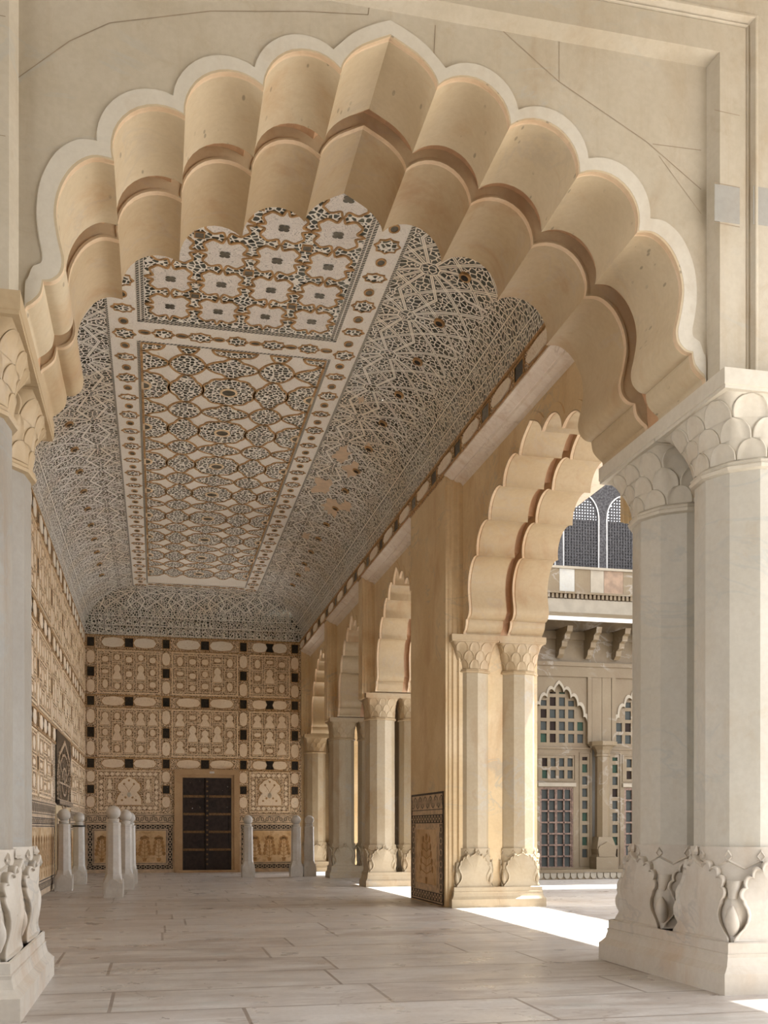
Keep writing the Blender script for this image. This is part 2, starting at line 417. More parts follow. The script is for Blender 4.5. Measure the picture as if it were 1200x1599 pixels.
def build_arch(name, label, mp, sx, sz, depth, mats, front_label=True, back_label=False, seg=(.0, .42, .52, 1.0)):
    """mp(a, z, c): a along the wall, z above springing, c = depth from the front face"""
    s1, s2 = depth*seg[1], depth*seg[2]
    org = mp(0, 0, depth/2)
    root = empty(name, org); tag(root, label, 'arch', None if 'largest' in label else 'cusped arches of the right arcade')
    L = full(HL, sx, sz); G = [(a+(c-a)*.95, b+(d-b)*.95) for (a, b), (c, d) in zip(full(HL, sx, sz), full(HB, sx, sz))]
    def band(c0, c1, nm, mat, liplo, liphi):
        mb = MB().use(mat); mb.smooth = False
        Lf, Bf = full(HL, sx, sz), full(HB, sx, sz)
        def lerp(k): return [(a+(c-a)*k, b+(d-b)*k) for (a, b), (c, d) in zip(Lf, Bf)]
        Lo = lerp(.13)
        rows = []
        if liplo: rows += [[mp(a, z, c0-.012) for a, z in Lo], [mp(a, z, c0-.012) for a, z in L], [mp(a, z, c0+.018) for a, z in L], [mp(a, z, c0+.026) for a, z in lerp(.07)], [mp(a, z, c0+.036) for a, z in L]]
        else: rows += [[mp(a, z, c0) for a, z in L]]
        rows += [[mp(a, z, c1) for a, z in L]]
        for i in range(len(rows)-1):
            mb.smooth = True; mb.use('lip' if (liplo and 1 <= i < len(rows)-2) else mat)
            mb.strip(rows[i], rows[i+1])
        local(mb, org); o = mb.build(nm, root)
        # keep the cusp ridges crisp
        return o
    band(0, s1, 'front_soffit', mats[0], True, False)
    band(s2, depth, 'rear_soffit', mats[1], True, False)
    mb = MB().use('groove')
    gl = [mp(a, z, s1) for a, z in L]; g1 = [mp(a, z, s1) for a, z in G]; g2 = [mp(a, z, s2) for a, z in G]; g3 = [mp(a, z, s2) for a, z in L]
    mb.grid([gl, g1, g2]); mb.use(mats[1]); mb.grid([g2, g3]); local(mb, org); mb.build('groove', root)
    B = full(HB, sx, sz)
    def lp_(k): return [(a+(c_-a)*k, b+(d_-b)*k) for (a, b), (c_, d_) in zip(L, B)]
    for flag, c, sg, nm in ((front_label, 0, -1, 'raised_border'), (back_label, depth, 1, 'raised_border')):
        if flag:
            mb = MB().use('label' if nm and mats[2] == 'label' else mats[2])
            mb.grid([[mp(a, z, c) for a, z in B], [mp(a, z, c+sg*.014) for a, z in lp_(.95)], [mp(a, z, c+sg*.014) for a, z in lp_(.13)], [mp(a, z, c) for a, z in lp_(.13)]])
            local(mb, org); mb.build(nm, root)
    return root, L, B
def crease(o):
    """smooth only shallow angles so cusps stay sharp"""
    me = o.data
    import bmesh
    bm = bmesh.new(); bm.from_mesh(me); bmesh.ops.remove_doubles(bm, verts=bm.verts, dist=1e-5)
    for e in bm.edges:
        e.smooth = not (len(e.link_faces) == 2 and e.calc_face_angle(0) > radians(28))
    bm.to_mesh(me); bm.free()

# ================================================================ SETTING
# floor
mb = MB().use('floor')
ys = [-30, -6, 14, 20, 31.4, 60]
mb.grid([[(x, y, fz(y)) for x in (-40, -2.2, 4.3, 8, 60)] for y in ys])
for i in range(0): pass
struct(mb.build('floor'))

# front wall (faces the camera at Y 6.9, its back at 8.65)
ZS = 4.5; YF = 6.9; YB = 8.68; AX = 1.575
mpF = lambda a, z, c: (AX+a, YF+c, ZS+z)
front_arch, LF, BF = build_arch('cusped_arch', 'largest cusped marble arch in the foreground framing the whole gallery', mpF, 1, 1, YB-YF, ('soffit', 'soffit2', 'label'), seg=(0, .405, .515, 1))
XL, XR, ZT = -.86, 3.985, 6.84
mpW = lambda a, b, c: (a, YF-c, b)
root = MB().use('wall')
Bw = [(AX+a, ZS+z) for a, z in BF]; Lw = [(AX+a, ZS+z) for a, z in LF]
root.poly(Bw+[(XR, ZS), (XR, ZT), (XL, ZT), (XL, ZS)], mpW, 0)
# rear face to the gallery
root.use('pier').poly(Lw+[(4.4, ZS), (4.4, 8.2), (-2.1, 8.2), (-2.1, ZS)], lambda a, b, c: (a, YB, b), 0)
root.use('wall')
# stepped rectangular frame round the spandrels
def ringband(mb, x0, x1, z1, pts):
    """pts: list of (grow, y)"""
    rows = []
    for g, y in pts: rows.append([(x0-g, y, ZS), (x0-g, y, z1+g), (x1+g, y, z1+g), (x1+g, y, ZS)])
    mb.grid(rows)
ringband(root, XL, XR, ZT, [(0, YF), (.045, 6.79), (.25, 6.79), (.262, 6.80), (.275, 6.785), (.285, 6.80), (.30, 6.78), (.315, 6.755), (.33, 6.755), (.34, 6.765), (3.5, 6.765)])
wf = struct(root.build('wall_front'))
mb = MB().use('wall')
mb.box(-8, -1.92, 6.98, YB, fz(0), ZS); mb.box(-8, 9, YF+.02, YB-.02, 7.4, 9.0)
mb.box(-8, AX-2.5, YF+.02, YB-.02, ZS+.0, 7.6); mb.box(AX+2.55, 5.9, YF+.02, YB-.02, ZS, 7.6); mb.box(5.9, 9, 6.8, YB-.02, 4.6, 9.0)
mb.build('wall_core', wf)
# slab joints and grey course on the front wall
def seg(mb, p, q, w, mp, c):
    dx, dy = q[0]-p[0], q[1]-p[1]; l = sqrt(dx*dx+dy*dy); nx, ny = -dy/l*w/2, dx/l*w/2
    mb.add([mp(p[0]+nx, p[1]+ny, c), mp(q[0]+nx, q[1]+ny, c), mp(q[0]-nx, q[1]-ny, c), mp(p[0]-nx, p[1]-ny, c)], [(0, 1, 2, 3)])
def pline(mb, pts, w, mp, c):
    for i in range(len(pts)-1): seg(mb, pts[i], pts[i+1], w, mp, c)
mb = MB().use('joint')
pline(mb, [(-.88, 5.98), (-.55, 6.28), (-.3, 6.44), (.35, 6.63), (1.0, 6.74), (1.42, 6.79), (1.43, 6.86)], .006, mpW, .0015)
pline(mb, [(1.90, 6.80), (1.89, 6.60)], .006, mpW, .0015)
pline(mb, [(2.40, 6.84), (2.82, 6.55), (3.5, 6.22), (3.94, 5.93)], .006, mpW, .0015)
pline(mb, [(2.82, 6.55), (2.82, 6.84)], .005, mpW, .0015)
pline(mb, [(3.55, 6.21), (3.94, 6.22)], .005, mpW, .0015)
pline(mb, [(3.6, 6.13), (3.94, 5.75)], .004, mpW, .0015)
mpP = lambda a, b, c: (a, 6.79-c, b)
for zz in (6.45, 5.92, 5.63): pline(mb, [(3.985, zz), (4.19, zz-.01)], .005, mpP, .0015)
for zz in (6.3, 5.55): pline(mb, [(-1.2, zz), (-.925, zz-.01)], .005, mpP, .0015)
mb.build('joint', wf)
mb = MB().use('grey'); mb.rect(3.986, 4.19, 5.64, 5.91, mpP, 0, .0012); mb.rect(4.285, 4.6, 5.64, 5.92, lambda a, b, c: (a, 6.765-c, b), 0, .0012)
mb.build('grey_course', wf)
# small lobed finial over the apex
mb = MB().use('label')
fl = [(AX+.02+.075*(1+.22*cos(4*t))*cos(t), 6.885+.06*(1+.22*cos(4*t))*sin(t)) for t in [i*2*pi/32 for i in range(32)]]
mb.prism(fl, mpW, 0, .03); mb.prism([(AX-.05, 6.775), (AX+.09, 6.775), (AX+.06, 6.84), (AX-.02, 6.84)], mpW, 0, .02)
mb.build('finial', front_arch)
for v in (mb,): pass

# ceiling
ZC, ZW = 8.05, 6.87
GX0, GX1, GY1 = -2.04, 4.3, 31.1
CX0, CX1, CY1 = -.66, 2.88, 29.75
mpC = lambda a, b, c: (a, b, ZC-c)
cl = MB().use('etched'); cl.rect(CX0, CX1, 8.6, CY1, mpC, -.02, 0)
ceiling = struct(cl.build('ceiling'))
# coves: quarter ellipse from wall top to flat ceiling, long sides and end
def cove_pts(n=16):
    w_, h_ = 1.38, ZC-ZW
    out = [(0.0, 0.0)]
    for i in range(n+1):
        t = i/n*pi/2
        out.append((w_*(1-cos(t))*1.0, .16+(h_-.16)*sin(t)))
    return out            # (distance from wall, height above ZW)
CP = cove_pts()
clen = [0]
for i in range(1, len(CP)): clen.append(clen[-1]+sqrt((CP[i][0]-CP[i-1][0])**2+(CP[i][1]-CP[i-1][1])**2))
TOT = clen[-1]
mb = MB().use('cove'); mb.smooth = True
for side in (0, 1, 2):
    rows, uvr = [], []
    for (dw, dh), l in zip(CP, clen):
        kx = dw/1.38
        yy1 = GY1-(GY1-CY1)*kx
        if side < 2:
            x = GX0+(CX0-GX0)*kx if side == 0 else GX1+(CX1-GX1)*kx
            ysub = [8.6+(yy1-8.6)*j/24 for j in range(25)]
            rows.append([(x, y, ZW+dh) for y in ysub]); uvr.append([(y, TOT-l) for y in ysub])
        else:
            xa, xb = GX0+(CX0-GX0)*kx, GX1+(CX1-GX1)*kx
            xsub = [xa+(xb-xa)*j/10 for j in range(11)]
            rows.append([(x, yy1, ZW+dh) for x in xsub]); uvr.append([(x, TOT-l) for x in xsub])
    mb.grid(rows, uvs=uvr)
cv = mb.build('mirrored_cove', ceiling)
# round mirror bosses + patches of fallen plaster on the coves
def cove_map(side, along, s, off):
    s = max(0, min(TOT-1e-4, s)); l = TOT-s
    i = 0
    while i < len(clen)-2 and clen[i+1] < l: i += 1
    t = (l-clen[i])/(clen[i+1]-clen[i]); dw = CP[i][0]+(CP[i+1][0]-CP[i][0])*t; dh = CP[i][1]+(CP[i+1][1]-CP[i][1])*t
    tx, tz = CP[i+1][0]-CP[i][0], CP[i+1][1]-CP[i][1]; q = sqrt(tx*tx+tz*tz); nx, nz = tz/q, -tx/q
    dw += nx*off; dh += nz*off; kx = dw/1.38
    if side == 0: return (GX0+(CX0-GX0)*kx, along, ZW+dh)
    return (GX1+(CX1-GX1)*kx, along, ZW+dh)
mb = MB(); mbp = MB()
for side in (0, 1):
    k = 0; y = 9.6
    while y < 29:
        lp = [(y+.075*cos(t), .78+.075*sin(t)) for t in [i*2*pi/16 for i in range(16)]]
        mb.use('gold').prism(lp, lambda a, b, c, s=side: cove_map(s, a, b, c), 0, .03)
        mb.use('mirror_dark').prism([(y+(a-y)*.65, .78+(b-.78)*.65) for a, b in lp], lambda a, b, c, s=side: cove_map(s, a, b, c), .03, .034)
        y += 1.15
rp = random.Random(3)
for (y, s, r) in ((18.4, .42, .30), (18.9, .7, .28), (20.2, .35, .34), (21.1, .7, .42), (20.6, .95, .22), (17.6, .75, .12), (23.6, .5, .2), (16.0, .3, .1), (26, .9, .18)):
    lp = []
    for i in range(20):
        t = i*2*pi/20; q = r*(.55+.75*rp.random()*abs(cos(2*t+y)))
        lp.append((y+1.5*q*cos(t), s+.6*q*sin(t)))
    mbp.use('plaster').poly(lp, lambda a, b, c: cove_map(1, a, b, c), .006)
gl = MB().use('shine'); rg = random.Random(11)
for k in range(260):
    side = rg.choice((0, 1)); y = rg.uniform(9, 30); q = rg.uniform(.1, 1.5); w_ = rg.uniform(.006, .014)
    gl.add([cove_map(side, y+w_*cos(t), q+w_*sin(t), .012+.006*cos(t+k)) for t in [i*pi/2 for i in range(4)]], [(0, 1, 2, 3)])
for k in range(160):
    x, z, w_ = rg.uniform(-1.9, 4.2), rg.choice((rg.uniform(1.75, 2.9), rg.uniform(6.9, 7.3))), rg.uniform(.008, .018)
    gl.add([(x+w_*cos(t), GY1-.03-.004*cos(t+k)-(.05 if z > 6.8 else 0), z+w_*sin(t)) for t in [i*pi/2 for i in range(4)]], [(0, 1, 2, 3)])
gl.build('mirror_glint', ceiling)
mb.build('mirror_boss', ceiling)
mbp.build('bare_patch', ceiling)
# small niches with mirrors along the foot of the end cove
mb = MB()
for k in range(30):
    x = GX0+.25+k*.2
    for r_, (zz, yo) in enumerate(((ZW+.05, .0), (ZW+.30, .07))):
        lp = [(x-.07, zz), (x+.07, zz), (x+.07, zz+.11), (x+.045, zz+.15), (x, zz+.18), (x-.045, zz+.15), (x-.07, zz+.11)]
        mb.use('etched2').rim(lp, lambda a, b, c, yo=yo: (a, GY1-yo-c, b), .02, 0, .03)
        mb.use('mosaic').poly(lp, lambda a, b, c, yo=yo: (a, GY1-yo-c, b), .012)
mb.build('cove_niche', ceiling)

# --- flat ceiling decoration
SW = .45
IX0, IX1 = CX0+SW, CX1-SW
YT0, YT1 = 14.2, 14.85          # transverse strip
YE = CY1-.45
# bead lines
mb = MB().use('beads')
for (a0, a1, b0, b1) in ((CX0, CX0+.03, 8.6, CY1), (CX1-.035, CX1, 8.6, CY1), (IX0-.06, IX0-.025, YT1, YE+.06), (IX1+.025, IX1+.06, YT1, YE+.06), (CX0, CX1, CY1-.03, CY1), (IX0-.06, IX1+.06, YE+.02, YE+.05), (IX0-.06, IX1+.06, YT1-.05, YT1-.02)):
    mb.rect(a0, a1, b0, b1, mpC, 0, .006)
for k in (0, 1):
    w_ = .035
    g = .055*k
    mb.rect(IX0-.04+g, IX0-.04+g+w_, 8.6, YT0+.04-g, mpC, 0, .008); mb.rect(IX1+.005-g, IX1+.005-g+w_, 8.6, YT0+.04-g, mpC, 0, .008)
    mb.rect(IX0-.04+g, IX1+.04-g, YT0+.0-g, YT0+w_-g, mpC, 0, .008)
mb.build('bead_border', ceiling)
def shape(fn, n=64): return [fn(i*2*pi/n) for i in range(n)]
def medallion(mb, loop, c0=.003, rimw=.035, mat='mosaic', rimm='gold', box_=None):
    if box_:
        loop = clip(loop, *box_)
        if len(loop) < 4: return
    mb.use(mat).poly(loop, mpC, c0+.002)
    mb.use(rimm).rim(loop, mpC, rimw, 0, c0+.010)
def big(cx, cy, s=1): return shape(lambda t: (cx+.385*s*(abs(cos(t))**.9*(1 if cos(t) > 0 else -1))*(1+.07*abs(sin(5*t))), cy+.47*s*(abs(sin(t))**.85*(1 if sin(t) > 0 else -1))*(1+.07*abs(sin(5*t)))), 80)
def quatre(cx, cy): return shape(lambda t: (cx+.262*cos(t)*(.80+.20*abs(cos(2*t))**1.3), cy+.50*sin(t)*(.80+.20*abs(cos(2*t))**1.3)), 64)
def lens(cx, cy, w_=.265, h_=.34): return shape(lambda t: (cx+w_*cos(t), cy+h_*(abs(sin(t))**1.35)*(1 if sin(t) > 0 else -1)), 48)
def longlens(cx, cy): return shape(lambda t: (cx+.385*cos(t), cy+(.24*(abs(sin(t))**1.25)+.11*max(0, 1-(cos(t)/.34)**2))*(1 if sin(t) > 0 else -1)*(1 if abs(sin(t)) > 1e-3 else 0)), 64)
mb = MB()
bx = (IX0, IX1, YT1, YE)
cxm = (IX0+IX1)/2; px_ = (IX1-IX0)/4
for k in range(-1, 8):
    ya = 16.25+1.68*k; yb = ya-.84
    for (cx_, kind) in ((IX0, 0), (IX0+px_, 1), (cxm, 0), (IX1-px_, 1), (IX1, 0)):
        if kind == 0:
            L_ = big(cx_, ya); medallion(mb, L_, box_=bx)
            eye = clip(shape(lambda t: (cx_+.12*cos(t), ya+.13*sin(t)), 24), *bx)
            if len(eye) > 4:
                mb.use('mirror_grey').poly(eye, mpC, .012); mb.use('gold_pale').rim(eye, mpC, .035, 0, .02)
            if yb > YT1: medallion(mb, longlens(cx_, yb), box_=bx)
        else:
            medallion(mb, quatre(cx_, ya), box_=bx)
            if yb > YT1: medallion(mb, lens(cx_, yb), box_=bx)
mb.build('medallion', ceiling)
# front panel: white lobed flowers over green mosaic
mb = MB(); mb.use('mosaic').rect(IX0+.06, IX1-.06, 8.6, YT0-.06, mpC, 0, .003)
pit = (IX1-IX0-.14)/4
def flower(cx, cy, p):
    def f(t):
        tt = (t+pi/4) % (pi/2)-pi/4
        r = .335+.165*abs(sin(2*t))**2.4+.165*math.exp(-(tt/.11)**2)+.022*cos(12*t)*abs(sin(2*t))
        return (cx+p*r*cos(t), cy+p*r*sin(t))
    return shape(f, 96)
nr = 8
fb = (IX0+.06, IX1-.06, 8.6, YT0-.06)
ppY = .69
for j in range(nr):
    cy = YT0-.12-ppY*(j+.52)
    for i in range(4):
        cx = IX0+.07+pit*(i+.5)
        L_ = [(cx+(a-cx)*1.0, cy+(b-cy)*ppY/pit) for a, b in flower(cx, cy, pit)]
        L_ = clip(L_, *fb)
        mb.use('etched2').poly(L_, mpC, .010); mb.use('gold').rim(L_, mpC, .028, 0, .018)
        q = shape(lambda t: (cx+.075*(.62+.38*abs(cos(2*(t+pi/4)))**.6)*cos(t), cy+.075*(.62+.38*abs(cos(2*(t+pi/4)))**.6)*sin(t)), 32)
        mb.use('mirror_grey').poly(q, mpC, .016)
        # cell centre
        if i < 3 and j < nr-1 and (i+j) % 2 == 0:
            x2, y2 = cx+pit/2, cy-ppY/2
            mb.use('mirror_grey').rect(x2-.05, x2+.05, y2-.05, y2+.05, mpC, 0, .014)
            mb.use('gold').frame(x2-.062, x2+.062, y2-.062, y2+.062, .014, mpC, 0, .018)
mb.build('flower_panel', ceiling)
# rosettes along the strips
mb = MB()
def star8(cx, cy, r, fx=1, fy=1): return [(cx+r*fx*(1.0 if i % 2 == 0 else .80)*cos(i*pi/8+pi/8*0), cy+r*fy*(1.0 if i % 2 == 0 else .80)*sin(i*pi/8)) for i in range(16)]
def oval(cx, cy, a, b): return shape(lambda t: (cx+a*cos(t), cy+b*sin(t)), 16)
for sx_ in (CX0+SW/2-.0, CX1-SW/2+.0):
    y = 8.9; k = 0
    while y < CY1-.1:
        medallion(mb, star8(sx_, y, .155, 1, 1.0) if k % 2 == 0 else star8(sx_, y, .15, 1, .72), .003, .022)
        if y+.36 < CY1: medallion(mb, oval(sx_, y+.355, .055, .075), .003, .022, 'mirror_grey')
        y += .715; k += 1
for yy, zz in ((YT0+(YT1-YT0)/2, 0), (CY1-.24, 0)):
    n = 5
    for k in range(n):
        x = IX0+.05+(IX1-IX0-.1)*(k+.5)/n
        medallion(mb, star8(x, yy, .16, 1.15 if k % 2 else .95, .85), .003, .022)
    for k in range(n+1):
        x = IX0+.05+(IX1-IX0-.1)*k/n
        medallion(mb, oval(x, yy, .075, .05), .003, .022, 'mirror_grey')
mb.build('rosette', ceiling)

# ---------------------------------------------------------------- decorated walls (end, left)
def cartouche(cx, cy, a, b):
    def f(t):
        r = 1-.07*abs(sin(4*t))
        c_, s_ = cos(t), sin(t)
        return (cx+a*r*(abs(c_)**.75)*(1 if c_ > 0 else -1), cy+b*r*(abs(s_)**.75)*(1 if s_ > 0 else -1))
    return shape(f, 48)
def vase(cx, cy, w_, h_):
    P = [(0, .5), (.16, .42), (.30, .30), (.33, .12), (.20, .0), (.30, -.12), (.42, -.28), (.42, -.5)]
    R = [(cx+x*w_, cy+y*h_) for x, y in P]; Lf = [(cx-x*w_, cy+y*h_) for x, y in reversed(P)]
    return R+Lf
def plant(mb, cx, cy, w_, h_, mp, c):
    seg(mb, (cx, cy-h_/2), (cx, cy+h_/2), .02, mp, c)
    for k in range(5):
        yy = cy-h_*.28+k*h_*.17; r = w_*(.42-.05*k)
        for s_ in (-1, 1):
            mb.add([mp(cx+s_*r+.055*cos(t), yy+.06*sin(t)+.03, c) for t in [i*2*pi/10 for i in range(10)]], [tuple(range(10))])
            seg(mb, (cx, yy-.05), (cx+s_*r, yy+.02), .016, mp, c)
    mb.add([mp(cx+.07*cos(t), cy+h_/2+.06*sin(t), c) for t in [i*2*pi/10 for i in range(10)]], [tuple(range(10))])
    mb.add([mp(cx+x*.14, cy-h_/2+y*.12, c) for x, y in ((-.3, -.5), (.3, -.5), (.5, .4), (-.5, .4))], [(0, 1, 2, 3)])
def niche_panel(mb, a0, a1, b0, b1, cols, mp, seed, simple_=False):
    r = random.Random(seed)
    mb.use('gold_pale').frame(a0, a1, b0, b1, .035, mp, 0, .02)
    cw = (a1-a0-.12)/cols; H = b1-b0-.12
    for i in range(cols):
        c0 = a0+.06+i*cw; tall, short = .37*H, .26*H
        pat = [tall, short, tall] if i % 2 == 0 else [short, H-2*short, short]
        if (seed+i) % 4 == 3: pat = [short, tall, tall]
        y = b0+.06
        for h_ in pat:
            x0, x1, y0, y1 = c0+.025, c0+cw-.025, y+.02, y+h_-.02
            mb.use('mosaic_wall').rect(x0, x1, y0, y1, mp, 0, .008)
            mb.use('gold_pale').frame(x0, x1, y0, y1, .018, mp, 0, .02)
            cx, cy = (x0+x1)/2, (y0+y1)/2
            if y1-y0 > cw*1.15: L_ = vase(cx, cy, (x1-x0)*1.0, (y1-y0)*.86)
            elif r.random() < .5: L_ = shape(lambda t: (cx+(x1-x0)*.27*cos(t), cy+(y1-y0)*.34*sin(t)), 20)
            else: L_ = cartouche(cx, cy, (x1-x0)*.32, (y1-y0)*.22)
            mb.use('gold').poly(offset(L_, .014), mp, .010)
            mb.use('cream_relief').prism(L_, mp, .008, .016)
            if False:
                mb.use('mirror_grey'); q = min(x1-x0, y1-y0)*.13
                mb.add([mp(cx+q*cos(t), cy-.02+q*sin(t), .018) for t in [k*pi/4 for k in range(8)]], [tuple(range(8))])
            y += h_
def chain(mb, a0, a1, b0, b1, mp, c, horiz=True):
    """black and white interlaced band"""
    mb.use('inlay_dark').rect(a0, a1, b0, b1, mp, 0, c)
    Lh = (a1-a0) if horiz else (b1-b0); wd = (b1-b0) if horiz else (a1-a0)
    n = max(1, round(Lh/(wd*1.05))); st = Lh/n
    mb.use('inlay_light')
    for k in range(n):
        q = (k+.5)*st
        cx, cy = (a0+q, (b0+b1)/2) if horiz else ((a0+a1)/2, b0+q)
        mb.rim([(cx+wd*.32*cos(t), cy+wd*.32*sin(t)) for t in [i*pi/3+(0 if horiz else pi/6) for i in range(6)]], mp, wd*.13, c, c+.002)
        e = (cx+st/2, cy) if horiz else (cx, cy+st/2)
        if horiz: mb.rect(e[0]-wd*.14, e[0]+wd*.14, cy-wd*.05, cy+wd*.05, mp, c, c+.002)
        else: mb.rect(cx-wd*.05, cx+wd*.05, e[1]-wd*.14, e[1]+wd*.14, mp, c, c+.002)
    if horiz:
        mb.rect(a0, a1, b0, b0+wd*.07, mp, c, c+.002); mb.rect(a0, a1, b1-wd*.07, b1, mp, c, c+.002)
    else:
        mb.rect(a0, a0+wd*.07, b0, b1, mp, c, c+.002); mb.rect(a1-wd*.07, a1, b0, b1, mp, c, c+.002)
def omega(mb, a0, a1, b0, b1, mp, c):
    mb.use('inlay_light').rect(a0, a1, b0, b1, mp, 0, c); mb.use('inlay_dark')
    h = b1-b0; n = max(2, round((a1-a0)/(h*.62))); st = (a1-a0)/n; m_ = (b0+b1)/2
    mb.rect(a0, a1, b0, b0+.012, mp, c, c+.002); mb.rect(a0, a1, b1-.012, b1, mp, c, c+.002)
    for k in range(n):
        cx = a0+(k+.5)*st; sg = 1 if k % 2 == 0 else -1
        pts = [(cx-st*.5, m_-sg*h*.30), (cx-st*.22, m_-sg*h*.02), (cx-st*.34, m_+sg*h*.16), (cx-st*.14, m_+sg*h*.34), (cx+st*.14, m_+sg*h*.34), (cx+st*.34, m_+sg*h*.16), (cx+st*.22, m_-sg*h*.02), (cx+st*.5, m_-sg*h*.30)]
        pline(mb, pts, h*.085, mp, c+.002)
        mb.add([mp(cx+h*.05*cos(t), m_+sg*h*.12+h*.05*sin(t), c+.002) for t in [i*pi/3 for i in range(6)]], [tuple(range(6))])
def dado(mb, a0, a1, zb, mp, plants=True):
    omega(mb, a0, a1, zb+1.48, zb+1.70, mp, .012)
    mb.use('inlay_light').rect(a0, a1, zb+1.70, zb+1.74, mp, 0, .03)
    mb.use('inlay_light').rect(a0, a1, zb, zb+1.48, mp, 0, .006)
    chain(mb, a0+.05, a1-.05, zb+1.29, zb+1.43, mp, .012)
    chain(mb, a0+.05, a1-.05, zb+.10, zb+.24, mp, .012)
    chain(mb, a0+.05, a0+.20, zb+.24, zb+1.29, mp, .012, False); chain(mb, a1-.20, a1-.05, zb+.24, zb+1.29, mp, .012, False)
    mb.use('inlay_dark').frame(a0+.22, a1-.22, zb+.27, zb+1.27, .012, mp, 0, .02)
    mb.use('amber').rect(a0+.25, a1-.25, zb+.30, zb+1.24, mp, 0, .014)
    n = max(1, round((a1-a0-.5)/.42)); mb.use('brownspot')
    for k in range(n): plant(mb, a0+.25+(a1-a0-.5)*(k+.5)/n, zb+.72, .36, .66, mp, .016)
ZROW = [(6.45, 6.86), (4.74, 5.12), (2.92, 3.28)]        # the three cartouche friezes
def frieze(mb, a0, a1, b0, b1, mp, step, rnd):
    mb.use('mosaic_brown').rect(a0, a1, b0, b1, mp, 0, .006)
    mb.use('gold').rect(a0, a1, b1-.03, b1, mp, 0, .02); mb.use('gold').rect(a0, a1, b0, b0+.02, mp, 0, .018)
def decorated(mb, spans, cols, mp, simple_=False):
    """spans: list of (a0,a1) panels; column strips in between"""
    A0 = cols[0]-.20; A1 = cols[-1]+.20
    mb.use('mosaic_brown').rect(A0, A1, 1.6, 6.86, mp, -.02, 0)
    r = random.Random(5)
    for (b0, b1) in ZROW:
        frieze(mb, A0, A1, b0, b1, mp, 1, r)
        cy = (b0+b1)/2; hh = (b1-b0)*.36
        for (a0, a1) in spans:
            n = max(1, math.ceil((a1-a0)/1.0-.02)); st = (a1-a0)/n
            for k in range(n):
                L_ = cartouche(a0+st*(k+.5), cy, st*.36, hh)
                mb.use('gold').poly(offset(L_, .02), mp, .012)
                mb.use('white_relief' if b0 > 6 else 'cream_relief').prism(L_, mp, .008, .024)
                if k: mb.use('mirror_dark').rect(a0+st*k-.13, a0+st*k+.13, cy-.14, cy+.14, mp, 0, .012); mb.use('gold').frame(a0+st*k-.14, a0+st*k+.14, cy-.15, cy+.15, .02, mp, 0, .02)
        for c in cols: mb.use('mirror_dark').rect(c-.10, c+.10, cy-.13, cy+.13, mp, 0, .012); mb.use('gold').frame(c-.12, c+.12, cy-.15, cy+.15, .02, mp, 0, .02)
    vz = [(5.12, 6.45), (3.28, 4.74), (1.76, 2.92)]
    for c in cols:
        for (b0, b1) in vz:
            h_ = b1-b0
            for q in (.18, .82):
                L_ = cartouche(c, b0+h_*q, .12, h_*.145)
                mb.use('gold').poly(offset(L_, .018), mp, .010); mb.use('cream_relief' if b0 < 5.5 or q < .5 else 'white_relief').prism(L_, mp, .006, .022)
            mb.use('mirror_dark').rect(c-.10, c+.10, b0+h_*.40, b0+h_*.60, mp, 0, .012)
            mb.use('gold').frame(c-.115, c+.115, b0+h_*.385, b0+h_*.615, .016, mp, 0, .02)
    return vz
mpE = lambda a, b, c: (a, GY1-c, b)
zE = fz(GY1)
wall_end = MB().use('pier'); wall_end.box(GX0-.3, 6.2, GY1+.02, GY1+.5, zE, 8.3)
wall_end = struct(wall_end.build('wall_back'))
mb = MB()
cols = [-1.88, .28, 2.56, 4.12]
spans = [(-1.70, .12), (.44, 2.40), (2.74, 3.97)]
decorated(mb, spans, cols, mpE)
for i, (a0, a1) in enumerate(spans):
    nc = 3 if i == 2 else 5
    niche_panel(mb, a0, a1, 5.16, 6.43, nc, mpE, 1+i); niche_panel(mb, a0, a1, 3.31, 4.72, nc, mpE, 4+i)
mb.build('mirror_panel', wall_end)
